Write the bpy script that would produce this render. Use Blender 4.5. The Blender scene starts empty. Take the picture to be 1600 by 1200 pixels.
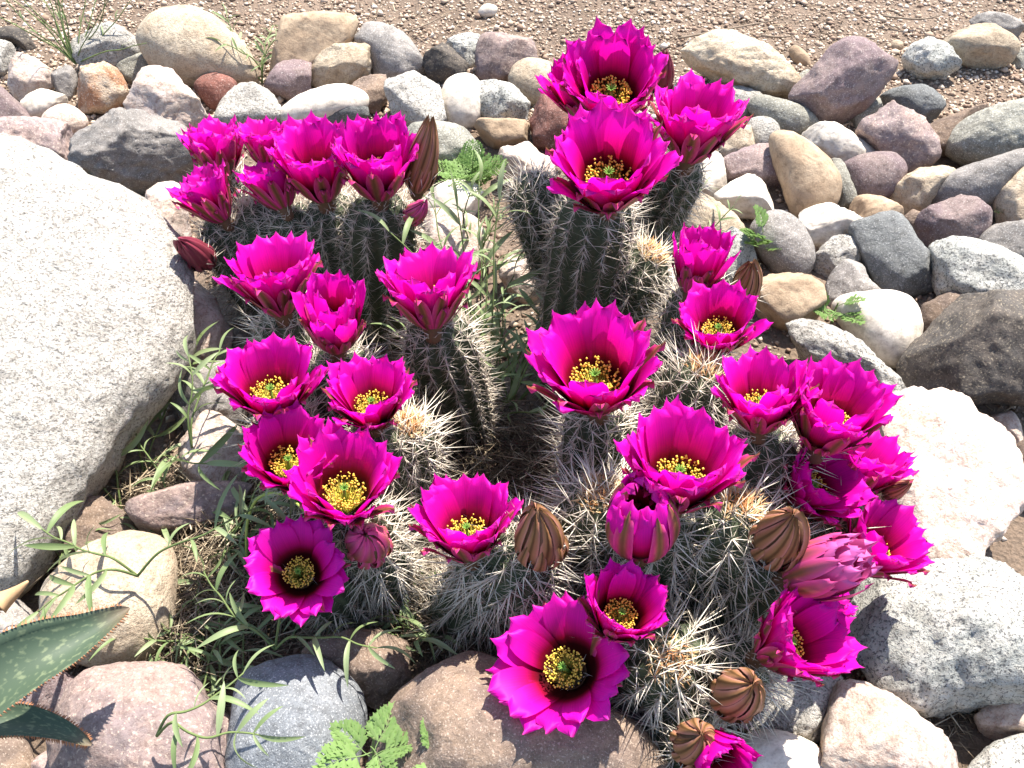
import bpy, math, random
import numpy as np
from mathutils import Vector, Matrix, noise
random.seed(7)
rng = np.random.default_rng(11)
R = math.radians
S = bpy.context.scene
COL = S.collection

# ------------------------------------------------------------------ camera
CAM = Vector((0, 0, 0.75)); PITCH = R(45); FPX = 1685.0
cd = bpy.data.cameras.new('camera'); cam = bpy.data.objects.new('camera', cd); COL.objects.link(cam)
cam.location = CAM; cam.rotation_euler = (R(90) - PITCH, 0, 0)
cd.sensor_width = 36; cd.lens = FPX / 1600 * 36; cd.clip_start = 0.02; cd.clip_end = 200
S.camera = cam
# ------------------------------------------------------------------ sky, sun, exposure
SUN_EL, SUN_AZ = R(63), R(34)          # azimuth measured from +Y towards +X
w = bpy.data.worlds.new('World'); S.world = w; w.use_nodes = True
nt = w.node_tree; bg = nt.nodes['Background']
sky = nt.nodes.new('ShaderNodeTexSky'); sky.sky_type = 'NISHITA'; sky.sun_disc = False
sky.sun_elevation = SUN_EL; sky.sun_rotation = SUN_AZ
nt.links.new(sky.outputs[0], bg.inputs[0]); bg.inputs[1].default_value = 0.13
sd = bpy.data.lights.new('sun', 'SUN'); sd.energy = 5.0; sd.angle = R(0.5); sd.color = (1, 0.94, 0.86)
sun = bpy.data.objects.new('sun', sd); COL.objects.link(sun)
tosun = Vector((math.sin(SUN_AZ) * math.cos(SUN_EL), math.cos(SUN_AZ) * math.cos(SUN_EL), math.sin(SUN_EL)))
sun.rotation_euler = tosun.to_track_quat('Z', 'Y').to_euler(); sun.location = tosun * 5
S.view_settings.view_transform = 'Standard'; S.view_settings.look = 'None'
S.view_settings.exposure = 1.38; S.view_settings.gamma = 1.0
S.view_settings.use_curve_mapping = False
S.cycles.max_bounces = 5; S.cycles.diffuse_bounces = 3; S.cycles.glossy_bounces = 1; S.cycles.transmission_bounces = 3

# ------------------------------------------------------------------ photo pixel -> direction -> point
FW = Vector((0, math.cos(PITCH), -math.sin(PITCH))); RT = Vector((1, 0, 0)); UP = Vector((0, math.sin(PITCH), math.cos(PITCH)))
def ray(px, py): return FW + RT * ((px - 800) / FPX) + UP * ((600 - py) / FPX)
def at_depth(px, py, t): return CAM + ray(px, py) * t
def at_z(px, py, z):
    d = ray(px, py); return CAM + d * ((z - CAM.z) / d.z)
def depth(p): return (p - CAM).dot(FW)

# ------------------------------------------------------------------ object helpers
def mesh_obj(name, me, mat=None, parent=None, loc=None, M=None):
    o = bpy.data.objects.new(name, me); COL.objects.link(o)
    if mat and not me.materials: me.materials.append(mat)
    if parent: o.parent = parent
    if loc is not None: o.location = loc
    if M is not None: o.matrix_basis = M
    return o
def make_mesh(name, verts, faces, mat=None, smooth=True, uv=None, tone=None):
    me = bpy.data.meshes.new(name)
    me.from_pydata([tuple(v) for v in verts], [], faces)
    if smooth: me.polygons.foreach_set('use_smooth', [True] * len(me.polygons))
    if uv is not None:
        l = me.uv_layers.new(name='uv'); vi = np.zeros(len(me.loops), int); me.loops.foreach_get('vertex_index', vi)
        l.data.foreach_set('uv', np.asarray(uv, float)[vi].ravel())
    if tone is not None:
        a = me.attributes.new('tone', 'FLOAT', 'POINT'); a.data.foreach_set('value', np.asarray(tone, float))
    if mat: me.materials.append(mat)
    me.update(); return me
def np_tris(name, V, T, mat, tone=None, smooth=False):
    me = bpy.data.meshes.new(name); V = np.asarray(V, np.float32); T = np.asarray(T, np.int32)
    me.vertices.add(len(V)); me.vertices.foreach_set('co', V.ravel())
    me.loops.add(T.size); me.loops.foreach_set('vertex_index', T.ravel())
    me.polygons.add(len(T)); me.polygons.foreach_set('loop_start', np.arange(0, T.size, 3, dtype=np.int32))
    me.polygons.foreach_set('loop_total', np.full(len(T), 3, np.int32))
    if smooth: me.polygons.foreach_set('use_smooth', np.ones(len(T), bool))
    if tone is not None:
        a = me.attributes.new('tone', 'FLOAT', 'POINT'); a.data.foreach_set('value', np.asarray(tone, np.float32))
    me.update(calc_edges=True); me.materials.append(mat); return me
def empty(name, loc):
    o = bpy.data.objects.new(name, None); COL.objects.link(o); o.location = loc; o.empty_display_size = 0.02; return o
def tag(o, label, cat, group=None, kind=None):
    if label: o['label'] = label
    if cat: o['category'] = cat
    if group: o['group'] = group
    if kind: o['kind'] = kind
    return o
def catmull(P, n, closed=False):
    P = [Vector(p) for p in P]; out = []; m = len(P); segs = m if closed else m - 1
    for i in range(segs):
        g = (lambda k: P[k % m]) if closed else (lambda k: P[max(0, min(m - 1, k))])
        a, b, c, d = g(i - 1), g(i), g(i + 1), g(i + 2)
        for j in range(n):
            t = j / n
            out.append(0.5 * ((2 * b) + (c - a) * t + (2 * a - 5 * b + 4 * c - d) * t * t + (3 * b - a - 3 * c + d) * t ** 3))
    if not closed: out.append(P[-1])
    return out
def tube(P, r0, r1, k=5):
    """tapered tube along points; returns verts, faces"""
    V = []; F = []; n = len(P); nv = None
    for i, p in enumerate(P):
        t = (P[min(i + 1, n - 1)] - P[max(i - 1, 0)]).normalized()
        if nv is None: nv = t.orthogonal().normalized()
        nv = (nv - t * nv.dot(t)).normalized(); b = t.cross(nv); r = r0 + (r1 - r0) * i / max(1, n - 1)
        for j in range(k):
            a = 2 * math.pi * j / k; V.append(p + nv * (r * math.cos(a)) + b * (r * math.sin(a)))
        if i:
            for j in range(k):
                q = (i - 1) * k; F.append((q + j, q + (j + 1) % k, q + k + (j + 1) % k, q + k + j))
    F.append(tuple(range(k))[::-1]); F.append(tuple((n - 1) * k + j for j in range(k)))
    return V, F
def join(parts):
    V = []; F = []
    for v, f in parts:
        o = len(V); V += list(v); F += [tuple(i + o for i in q) for q in f]
    return V, F

# ------------------------------------------------------------------ materials
def new_mat(name):
    m = bpy.data.materials.new(name); m.use_nodes = True; t = m.node_tree
    return m, t, t.nodes['Principled BSDF']
def N(t, kind, **kw):
    n = t.nodes.new('ShaderNode' + kind)
    for k, v in kw.items():
        if k in n.inputs: n.inputs[k].default_value = v
        else: setattr(n, k, v)
    return n
def ramp(t, stops, fac, interp='LINEAR'):
    r = t.nodes.new('ShaderNodeValToRGB'); r.color_ramp.interpolation = interp; e = r.color_ramp.elements
    while len(e) < len(stops): e.new(0.5)
    for el, (p, c) in zip(e, stops): el.position = p; el.color = (*c, 1) if len(c) == 3 else c
    t.links.new(fac, r.inputs[0]); return r.outputs[0]
def mixc(t, fac, a, b, mode='MIX'):
    m = t.nodes.new('ShaderNodeMix'); m.data_type = 'RGBA'; m.blend_type = mode
    for sock, v in ((m.inputs[0], fac), (m.inputs[6], a), (m.inputs[7], b)):
        if hasattr(v, 'links'): t.links.new(v, sock)
        elif isinstance(v, (int, float)): sock.default_value = v
        else: sock.default_value = (*v, 1)
    return m.outputs[2]
def rock_mat(name, base, alt, speck, amt=0.4, fine=900, bump=0.5, light=None, vein=0.0, rough=0.85, vs=34.0):
    """base/alt: large patches; speck: dark mineral grains; light: pale grains"""
    m, t, p = new_mat(name)
    tc = N(t, 'TexCoord'); oi = N(t, 'ObjectInfo')
    off = N(t, 'VectorMath', operation='ADD'); sc = N(t, 'VectorMath', operation='SCALE'); sc.inputs[3].default_value = 37.0
    comb = N(t, 'CombineXYZ'); [t.links.new(oi.outputs['Random'], comb.inputs[i]) for i in range(3)]
    t.links.new(comb.outputs[0], sc.inputs[0]); t.links.new(tc.outputs['Object'], off.inputs[0]); t.links.new(sc.outputs[0], off.inputs[1])
    vec = off.outputs[0]
    n1 = N(t, 'TexNoise', Scale=26.0, Detail=4.0, Roughness=0.62, Distortion=0.4); t.links.new(vec, n1.inputs['Vector'])
    f1 = ramp(t, [(0.42, (0, 0, 0)), (0.58, (1, 1, 1))], n1.outputs[0])
    c = mixc(t, f1, base, alt)
    n0 = N(t, 'TexNoise', Scale=110.0, Detail=3.0, Roughness=0.7); t.links.new(vec, n0.inputs['Vector'])
    c = mixc(t, 0.55, c, ramp(t, [(0.32, (.30, .28, .26)), (0.46, (.75, .74, .72)), (0.62, (1.0, 1.0, 1.0))], n0.outputs[0]), 'MULTIPLY')
    n2 = N(t, 'TexNoise', Scale=float(fine), Detail=2.0, Roughness=0.75); t.links.new(vec, n2.inputs['Vector'])
    f2 = ramp(t, [(0.53, (0, 0, 0)), (0.62, (amt, amt, amt))], n2.outputs[0]); c = mixc(t, f2, c, speck)
    if light:
        n3 = N(t, 'TexNoise', Scale=float(fine) * 0.8, Detail=2.0, Roughness=0.7); n3.noise_dimensions = '4D'; n3.inputs['W'].default_value = 5.0
        t.links.new(vec, n3.inputs['Vector'])
        f3 = ramp(t, [(0.56, (0, 0, 0)), (0.66, (0.75, 0.75, 0.75))], n3.outputs[0]); c = mixc(t, f3, c, light)
    if vein:
        wv = N(t, 'TexNoise', Scale=vs, Detail=5.0, Roughness=0.6, Distortion=1.2); t.links.new(vec, wv.inputs['Vector'])
        fv = ramp(t, [(0.475, (0, 0, 0)), (0.5, (vein, vein, vein)), (0.525, (0, 0, 0))], wv.outputs[0]); c = mixc(t, fv, c, speck)
    # weather-stained, per-stone tone
    vr = N(t, 'MapRange'); vr.inputs[3].default_value = 0.82; vr.inputs[4].default_value = 1.12; t.links.new(oi.outputs['Random'], vr.inputs[0])
    c = mixc(t, 1.0, c, vr.outputs[0], 'MULTIPLY')
    t.links.new(c, p.inputs['Base Color'])
    p.inputs['Roughness'].default_value = rough; p.inputs['Specular IOR Level'].default_value = 0.25
    nb = N(t, 'TexNoise', Scale=240.0, Detail=5.0, Roughness=0.72); t.links.new(vec, nb.inputs['Vector'])
    nm = N(t, 'TexNoise', Scale=62.0, Detail=5.0, Roughness=0.6, Distortion=0.8); nm.noise_type = 'RIDGED_MULTIFRACTAL'; t.links.new(vec, nm.inputs['Vector'])
    b0 = N(t, 'Bump', Strength=min(1.0, bump * 0.75), Distance=0.005); t.links.new(nm.outputs[0], b0.inputs['Height'])
    b1 = N(t, 'Bump', Strength=bump, Distance=0.004); t.links.new(nb.outputs[0], b1.inputs['Height']); t.links.new(b0.outputs[0], b1.inputs['Normal'])
    b2 = N(t, 'Bump', Strength=bump * 0.7, Distance=0.002); t.links.new(n2.outputs[0], b2.inputs['Height']); t.links.new(b1.outputs[0], b2.inputs['Normal'])
    t.links.new(b2.outputs[0], p.inputs['Normal'])
    return m
ROCK = {
 'white':  rock_mat('pale granite', (.57, .54, .48), (.50, .47, .415), (.15, .135, .115), .8, 400, 1.0, vein=.45, vs=75.0),
 'whites': rock_mat('smooth cream quartzite', (.68, .62, .53), (.62, .55, .46), (.40, .32, .26), .35, 500, .15),
 'pink':   rock_mat('pink white granite', (.62, .52, .45), (.58, .47, .38), (.30, .17, .13), .5, 380, .5, vein=.45),
 'speck':  rock_mat('speckled granite', (.55, .53, .47), (.40, .40, .36), (.07, .07, .07), .85, 430, .7),
 'tan':    rock_mat('tan sandstone', (.45, .34, .23), (.40, .29, .19), (.22, .14, .09), .35, 800, .35),
 'buff':   rock_mat('buff granite', (.54, .45, .33), (.47, .37, .26), (.18, .13, .09), .55, 520, .55),
 'orange': rock_mat('orange blotched granite', (.56, .44, .32), (.42, .22, .12), (.16, .09, .06), .4, 480, .5, light=(.62, .54, .44)),
 'grey':   rock_mat('grey stone', (.31, .28, .25), (.22, .20, .18), (.09, .09, .09), .45, 800, .4, light=(.5, .48, .45)),
 'green':  rock_mat('grey green stone', (.32, .305, .25), (.24, .23, .19), (.07, .07, .06), .5, 620, .5, light=(.55, .54, .48)),
 'blue':   rock_mat('blue grey slate', (.195, .198, .19), (.15, .155, .15), (.06, .06, .06), .4, 700, .55, light=(.36, .36, .35)),
 'bgran':  rock_mat('blue grey granite', (.27, .285, .30), (.21, .225, .24), (.08, .085, .09), .5, 800, .45, light=(.55, .56, .56)),
 'purple': rock_mat('purple grey rhyolite', (.28, .21, .19), (.22, .16, .16), (.10, .07, .07), .4, 700, .4, light=(.46, .40, .37)),
 'brown':  rock_mat('brown stone', (.25, .18, .13), (.19, .14, .11), (.07, .05, .04), .4, 700, .4, light=(.42, .34, .27)),
 'red':    rock_mat('red brown stone', (.24, .10, .075), (.19, .09, .07), (.07, .04, .04), .4, 600, .4, light=(.45, .30, .25)),
 'dark':   rock_mat('dark basalt', (.085, .075, .066), (.12, .10, .082), (.03, .03, .03), .4, 520, .35, light=(.30, .25, .18)),
 'mauve':  rock_mat('mauve mottled stone', (.38, .28, .24), (.28, .22, .21), (.16, .10, .09), .45, 420, .35, light=(.58, .47, .38), vein=.3),
}
def simple_mat(name, col, alt=None, scale=60, rough=0.7, bump=0.0, spec=0.25):
    m, t, p = new_mat(name); tc = N(t, 'TexCoord')
    n = N(t, 'TexNoise', Scale=float(scale), Detail=5.0, Roughness=0.65); t.links.new(tc.outputs['Object'], n.inputs['Vector'])
    c = ramp(t, [(0.35, col), (0.65, alt or col)], n.outputs[0]); t.links.new(c, p.inputs['Base Color'])
    p.inputs['Roughness'].default_value = rough; p.inputs['Specular IOR Level'].default_value = spec
    if bump:
        b = N(t, 'Bump', Strength=bump, Distance=0.003); t.links.new(n.outputs[0], b.inputs['Height']); t.links.new(b.outputs[0], p.inputs['Normal'])
    return m
def tone_mat(name, stops, rough=0.8, spec=0.2):
    m, t, p = new_mat(name); a = N(t, 'Attribute', attribute_name='tone')
    t.links.new(ramp(t, stops, a.outputs['Fac']), p.inputs['Base Color'])
    p.inputs['Roughness'].default_value = rough; p.inputs['Specular IOR Level'].default_value = spec; return m
def leafy(name, color_fn, transl=0.35, rough=0.5, spec=0.3):
    """diffuse + translucent thin tissue; color_fn(tree, u, v) -> colour socket"""
    m, t, p = new_mat(name); uv = N(t, 'UVMap'); sep = N(t, 'SeparateXYZ'); t.links.new(uv.outputs[0], sep.inputs[0])
    c = color_fn(t, sep.outputs[0], sep.outputs[1])
    tr = N(t, 'BsdfTranslucent'); mx = N(t, 'MixShader'); mx.inputs[0].default_value = transl
    t.links.new(c, p.inputs['Base Color']); t.links.new(c, tr.inputs[0]); p.inputs['Roughness'].default_value = rough
    p.inputs['Specular IOR Level'].default_value = spec
    t.links.new(p.outputs[0], mx.inputs[1]); t.links.new(tr.outputs[0], mx.inputs[2])
    t.links.new(mx.outputs[0], t.nodes['Material Output'].inputs[0]); return m
def petal_col(t, u, v):
    base = ramp(t, [(0.0, (.05, .012, .006)), (0.29, (.085, .004, .008)), (0.40, (.40, .003, .045)), (0.52, (.76, .003, .25)), (0.70, (.90, .004, .50)), (0.93, (.90, .008, .54)), (1.0, (.92, .06, .50))], v)
    tc = N(t, 'TexCoord'); mp = N(t, 'Mapping'); uvn = N(t, 'UVMap'); t.links.new(uvn.outputs[0], mp.inputs[0]); mp.inputs['Scale'].default_value = (22, 1.2, 1)
    n = N(t, 'TexNoise', Scale=1.0, Detail=3.0); t.links.new(mp.outputs[0], n.inputs['Vector'])
    oi = N(t, 'ObjectInfo')
    c = mixc(t, 1.0, base, ramp(t, [(0.3, (.78, .78, .80)), (0.7, (1, 1, 1))], n.outputs[0]), 'MULTIPLY')
    return mixc(t, 1.0, c, ramp(t, [(0, (.84, .8, .8)), (1, (1.0, 1, 1.0))], oi.outputs['Random']), 'MULTIPLY')
def sepal_col(t, u, v):
    a = N(t, 'Math', operation='SUBTRACT'); a.inputs[1].default_value = 0.5; t.links.new(u, a.inputs[0])
    b = N(t, 'Math', operation='ABSOLUTE'); t.links.new(a.outputs[0], b.inputs[0])
    c = ramp(t, [(0.03, (.17, .075, .03)), (0.12, (.28, .10, .055)), (0.22, (.42, .06, .10)), (0.34, (.58, .035, .19)), (0.48, (.70, .06, .27))], b.outputs[0])
    n = N(t, 'TexNoise', Scale=6.0, Detail=4.0); uvn = N(t, 'UVMap'); t.links.new(uvn.outputs[0], n.inputs['Vector'])
    return mixc(t, 1.0, c, ramp(t, [(0.3, (.7, .7, .7)), (0.7, (1, 1, 1))], n.outputs[0]), 'MULTIPLY')
def bud_col(t, u, v):
    a = N(t, 'Math', operation='SUBTRACT'); a.inputs[1].default_value = 0.5; t.links.new(u, a.inputs[0])
    b = N(t, 'Math', operation='ABSOLUTE'); t.links.new(a.outputs[0], b.inputs[0])
    c = ramp(t, [(0.05, (.10, .05, .018)), (0.15, (.25, .13, .055)), (0.32, (.32, .15, .085)), (0.45, (.40, .19, .14)), (0.5, (.10, .04, .03))], b.outputs[0])
    return c
def pinkbud_col(t, u, v):
    a = N(t, 'Math', operation='SUBTRACT'); a.inputs[1].default_value = 0.5; t.links.new(u, a.inputs[0])
    b = N(t, 'Math', operation='ABSOLUTE'); t.links.new(a.outputs[0], b.inputs[0])
    c = ramp(t, [(0.03, (.20, .085, .04)), (0.16, (.32, .09, .06)), (0.30, (.48, .07, .15)), (0.48, (.65, .09, .26))], b.outputs[0])
    return mixc(t, ramp(t, [(0.45, (0, 0, 0)), (0.95, (.8, .8, .8))], v), c, (.66, .06, .28))
def dead_col(t, u, v): return ramp(t, [(0, (.12, .02, .025)), (1, (.22, .035, .06))], v)
def green_leaf(c1, c2):
    def f(t, u, v):
        oi = N(t, 'ObjectInfo'); c = mixc(t, oi.outputs['Random'], c1, c2)
        a = N(t, 'Math', operation='SUBTRACT'); a.inputs[1].default_value = 0.5; t.links.new(u, a.inputs[0])
        b = N(t, 'Math', operation='ABSOLUTE'); t.links.new(a.outputs[0], b.inputs[0])
        return mixc(t, ramp(t, [(0.02, (.5, .5, .5)), (0.10, (0, 0, 0))], b.outputs[0]), c, (.22, .30, .12))
    return f
M_PETAL = leafy('magenta petal', petal_col, 0.48, 0.5, 0.2)
M_WILT = leafy('wilted mauve petal', lambda t, u, v: ramp(t, [(0, (.22, .05, .05)), (0.6, (.50, .05, .20)), (1, (.66, .14, .42))], v), 0.25, 0.5, 0.3)
M_SEPAL = leafy('brown pink sepal', sepal_col, 0.18, 0.45, 0.3)
M_BUD = leafy('brown bud scale', bud_col, 0.06, 0.5, 0.25)
M_PINKBUD = leafy('pink brown bud scale', pinkbud_col, 0.12, 0.45, 0.3)
M_DEAD = leafy('withered petal', dead_col, 0.05, 0.4, 0.4)
M_LEAF = leafy('narrow green leaf', green_leaf((.17, .235, .09), (.29, .35, .18)), 0.3, 0.5, 0.35)
M_FERN = leafy('ferny leaf', green_leaf((.16, .27, .075), (.22, .34, .11)), 0.35, 0.6, 0.2)
M_STEMG = simple_mat('weed stem', (.14, .19, .06), (.10, .13, .05), 80)
M_VINE = simple_mat('yellow green tendril', (.34, .40, .10), (.26, .34, .08), 80)
M_CACTUS = simple_mat('cactus skin', (.040, .056, .030), (.075, .088, .048), 120, 0.75, 0.4)
M_TUBE = simple_mat('flower tube', (.10, .075, .035), (.16, .07, .045), 150, 0.6, 0.3)
M_SPINE = tone_mat('cactus spine', [(0, (.10, .075, .055)), (0.35, (.30, .25, .19)), (0.7, (.56, .49, .39)), (1, (.72, .66, .54))], 0.55, 0.35)
M_TUFT = tone_mat('young orange spines', [(0, (.36, .14, .05)), (0.55, (.52, .27, .11)), (1, (.70, .55, .31))], 0.6)
M_STAMEN = tone_mat('stamens', [(0, (.30, .34, .05)), (0.4, (.62, .46, .05)), (1, (.86, .60, .12))], 0.7)
M_STIGMA = simple_mat('green stigma', (.10, .22, .03), (.16, .30, .05), 200)
M_LITTER = tone_mat('dry plant litter', [(0, (.055, .040, .028)), (0.45, (.16, .12, .08)), (0.8, (.33, .26, .17)), (1, (.50, .42, .30))], 0.85)
M_GRAVEL = tone_mat('gravel', [(0, (.15, .10, .07)), (0.3, (.30, .21, .15)), (0.6, (.44, .34, .25)), (0.85, (.56, .46, .36)), (1, (.66, .60, .52))], 0.85)
M_TWIG = simple_mat('dry twig', (.16, .12, .085), (.24, .19, .14), 90, 0.85)
m, t, p = new_mat('decomposed granite soil'); tc = N(t, 'TexCoord')
n1 = N(t, 'TexNoise', Scale=3.5, Detail=6.0, Roughness=0.6); n2 = N(t, 'TexNoise', Scale=260.0, Detail=5.0, Roughness=0.75); vo = N(t, 'TexVoronoi', Scale=190.0)
for q in (n1, n2, vo): t.links.new(tc.outputs['Object'], q.inputs['Vector'])
c = ramp(t, [(0.35, (.16, .115, .08)), (0.65, (.25, .185, .135))], n1.outputs[0])
c = mixc(t, 0.8, c, ramp(t, [(0.3, (.4, .4, .4)), (0.7, (1.4, 1.35, 1.3))], n2.outputs[0]), 'MULTIPLY')
t.links.new(c, p.inputs['Base Color']); p.inputs['Roughness'].default_value = 0.95
b = N(t, 'Bump', Strength=0.8, Distance=0.006); t.links.new(n2.outputs[0], b.inputs['Height']); b2 = N(t, 'Bump', Strength=0.5, Distance=0.004)
t.links.new(vo.outputs[0], b2.inputs['Height']); t.links.new(b.outputs[0], b2.inputs['Normal']); t.links.new(b2.outputs[0], p.inputs['Normal'])
M_SOIL = m

# ------------------------------------------------------------------ ground
def ground_h(x, y): return 0.010 * noise.fractal(Vector((x * 3, y * 3, 0)), 1.0, 2.0, 4) - 0.004
gx = np.concatenate([[-30, -10, -4], np.linspace(-2, 2, 121), [4, 10, 30]]); gy = np.concatenate([[-20, -6, -2], np.linspace(-.5, 3.5, 121), [5, 10, 40]])
V = [(x, y, ground_h(x, y)) for y in gy for x in gx]; n = len(gx)
F = [(j * n + i, j * n + i + 1, (j + 1) * n + i + 1, (j + 1) * n + i) for j in range(len(gy) - 1) for i in range(n - 1)]
g = mesh_obj('ground', make_mesh('ground', V, F, M_SOIL)); g['kind'] = 'structure'

# gravel: nobody could count it
OCT = np.array([(1, 0, 0), (0, 1, 0), (-1, 0, 0), (0, -1, 0), (0, 0, 1), (0, 0, -1)], float)
OCTF = np.array([(0, 1, 4), (1, 2, 4), (2, 3, 4), (3, 0, 4), (1, 0, 5), (2, 1, 5), (3, 2, 5), (0, 3, 5)])
def pebbles(name, xy, size, label, tonefn):
    n = len(xy); a = rng.uniform(0, 2 * np.pi, n)
    K = OCT[None] * (size[:, None, None] * rng.uniform(.6, 1.15, (n, 6, 1))) * rng.uniform(.65, 1.3, (n, 1, 3))
    K[:, :, 2] *= .75
    X = K[:, :, 0] * np.cos(a)[:, None] - K[:, :, 1] * np.sin(a)[:, None]; Y = K[:, :, 0] * np.sin(a)[:, None] + K[:, :, 1] * np.cos(a)[:, None]
    z = np.array([ground_h(x, y) for x, y in xy]) + size * rng.uniform(0, .5, n)
    Vv = np.stack([X + xy[:, :1], Y + xy[:, 1:2], K[:, :, 2] + z[:, None]], -1).reshape(-1, 3)
    T = (OCTF[None] + (np.arange(n) * 6)[:, None, None]).reshape(-1, 3)
    o = mesh_obj(name, np_tris(name, Vv, T, M_GRAVEL, np.repeat(tonefn(n), 6))); return tag(o, label, 'gravel', None, 'stuff')
n = 90000
y = 1.22 + (rng.random(n) ** 1.15) * 1.5; x = rng.uniform(-.62, .62, n) * (y + .1)
pebbles('gravel', np.stack([x, y], -1), rng.lognormal(math.log(.0025), .45, n).clip(.0011, .009), 'loose tan and pinkish gravel on open ground behind the stones', lambda n: rng.beta(2.2, 1.7, n))
n = 15000
y = rng.uniform(.32, 1.3, n); x = rng.uniform(-.62, .62, n) * (y + .12)
pebbles('gravel', np.stack([x, y], -1), rng.lognormal(math.log(.0024), .45, n).clip(.001, .007), 'brown grit in the gaps between the stones', lambda n: rng.beta(1.3, 2.6, n))

# ------------------------------------------------------------------ stones
SG = 'stones heaped around the cactus'
VIEW = {}
def stone(name, kind, pts, label, shape='round', thick=0.75, sink=0.012, lift=0.0, res=1, seed=None, p=None, facets=None, tilt=20):
    """pts: outline in the photograph; the distance follows from standing on the ground"""
    sd_ = seed if seed is not None else (hash_id[0]); hash_id[0] += 1
    rd = random.Random(sd_ * 17 + 3)
    mx = sum(q[0] for q in pts) / len(pts); my = sum(q[1] for q in pts) / len(pts)
    gr = 1.03 if shape == 'round' else 1.07
    P = [Vector(((mx + (x - mx) * gr - 800) / FPX, (600 - my - (y - my) * gr) / FPX, 0)) for x, y in pts]
    n_per = max(4, int(round(60 * (1.5 if res > 1 else 1) / len(P))))
    out = catmull(P, n_per, True); n = len(out)
    for _ in range(1 if shape != 'round' else 3): out = [(out[i - 1] + out[i] * 2 + out[(i + 1) % n]) / 4 for i in range(n)]
    xs = [q.x for q in out]; ys = [q.y for q in out]
    A = 0.5 * sum(out[i - 1].x * out[i].y - out[i].x * out[i - 1].y for i in range(n))
    c = sum(out, Vector()) / n
    # move centre to area centroid
    cx = sum((out[i - 1].x + out[i].x) * (out[i - 1].x * out[i].y - out[i].x * out[i - 1].y) for i in range(n)) / (6 * A)
    cy = sum((out[i - 1].y + out[i].y) * (out[i - 1].x * out[i].y - out[i].x * out[i - 1].y) for i in range(n)) / (6 * A)
    c = Vector((cx, cy, 0)); T = thick * math.sqrt(abs(A) / math.pi)
    pw = p or {'round': 2.4, 'rough': 2.8, 'block': 3.4, 'slab': 4.5, 'big': 3.6, 'worn': 2.6}[shape]
    cr = (FW + RT * c.x + UP * c.y); vd = cr.normalized()
    rotax = (-vd).cross(Vector((0, 0, 1))).normalized(); nr_ = Matrix.Rotation(R(tilt), 3, rotax) @ (-vd)   # stones lie down: their broad face leans from the viewer towards the sky
    size = math.sqrt(abs(A) / math.pi)
    # outline resampled evenly, then ever smoother copies of it towards the middle
    cum = [0.0]
    for i in range(n): cum.append(cum[-1] + (out[(i + 1) % n] - out[i]).length)
    NO = 96; ev = []; k = 0
    for i in range(NO):
        d_ = cum[-1] * i / NO
        while cum[k + 1] < d_: k += 1
        ev.append(out[k % n].lerp(out[(k + 1) % n], (d_ - cum[k]) / max(1e-9, cum[k + 1] - cum[k])))
    if A < 0: ev.reverse()
    out = ev; n = NO; K = 12; sm = [np.array([(q.x - c.x, q.y - c.y) for q in out])]
    for k in range(K):
        o_ = sm[-1]
        for _ in range(6): o_ = (np.roll(o_, 2, 0) + 2 * np.roll(o_, 1, 0) + 3 * o_ + 2 * np.roll(o_, -1, 0) + np.roll(o_, -2, 0)) / 9
        sm.append(o_)
    SM = np.array(sm); G = 28 if res == 1 else 46
    verts = []; faces = []; idx = {}
    def put(x, y, w):
        d_ = FW + RT * x + UP * y; verts.append(d_ * (cr.dot(nr_) / d_.dot(nr_)) + nr_ * w)
    for side in (1, -1):
        for i in range(G + 1):
            for j in range(G + 1):
                a_, b_ = -1 + 2 * i / G, -1 + 2 * j / G; r = max(abs(a_), abs(b_))
                if r > .9999 and side == -1: idx[(side, i, j)] = idx[(1, i, j)]; continue
                if r < 1e-6: ph = 0
                elif abs(a_) >= abs(b_): ph = math.pi / 4 * (b_ / a_) + (0 if a_ > 0 else math.pi)
                else: ph = math.pi / 2 - math.pi / 4 * (a_ / b_) + (0 if b_ > 0 else math.pi)
                fi = (ph % (2 * math.pi)) / (2 * math.pi) * n; i0 = int(fi) % n; fw_ = fi - int(fi)
                rr = math.sin(r * math.pi / 2); lv = (1 - rr) * K; l0 = min(K - 1, int(lv)); fl = lv - l0
                q = (SM[l0, i0] * (1 - fw_) + SM[l0, (i0 + 1) % n] * fw_) * (1 - fl) + (SM[l0 + 1, i0] * (1 - fw_) + SM[l0 + 1, (i0 + 1) % n] * fw_) * fl
                h = T * max(0.0, 1 - rr ** pw) ** (1 / (pw * .8)) * side
                idx[(side, i, j)] = len(verts); put(c.x + q[0] * rr, c.y + q[1] * rr, h)
        for i in range(G):
            for j in range(G):
                f4 = (idx[(side, i, j)], idx[(side, i + 1, j)], idx[(side, i + 1, j + 1)], idx[(side, i, j + 1)])
                faces.append(f4 if side == 1 else f4[::-1])
    # uneven relief and broken facets
    Q = [v - cr for v in verts]
    planes = []
    if shape in ('rough', 'block', 'slab', 'worn'):
        for _ in range({'rough': 14, 'block': 16, 'slab': 12, 'worn': 9}[shape]):
            nn = Vector((rd.gauss(0, 1), rd.gauss(0, 1), rd.gauss(0, 1))).normalized()
            sup = max(nn.dot(q) for q in Q); planes.append((nn, sup * (rd.uniform(.62, .92) if shape != 'worn' else rd.uniform(.70, .93))))
    for nn, fr in (facets or []):
        nn = Vector(nn).normalized(); planes.append((nn, max(nn.dot(q) for q in Q) * fr))
    offs = Vector((rd.uniform(0, 50), rd.uniform(0, 50), rd.uniform(0, 50)))
    amp = {'round': .05, 'rough': .085, 'block': .06, 'slab': .05, 'big': .03, 'worn': .06}[shape] * size
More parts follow.
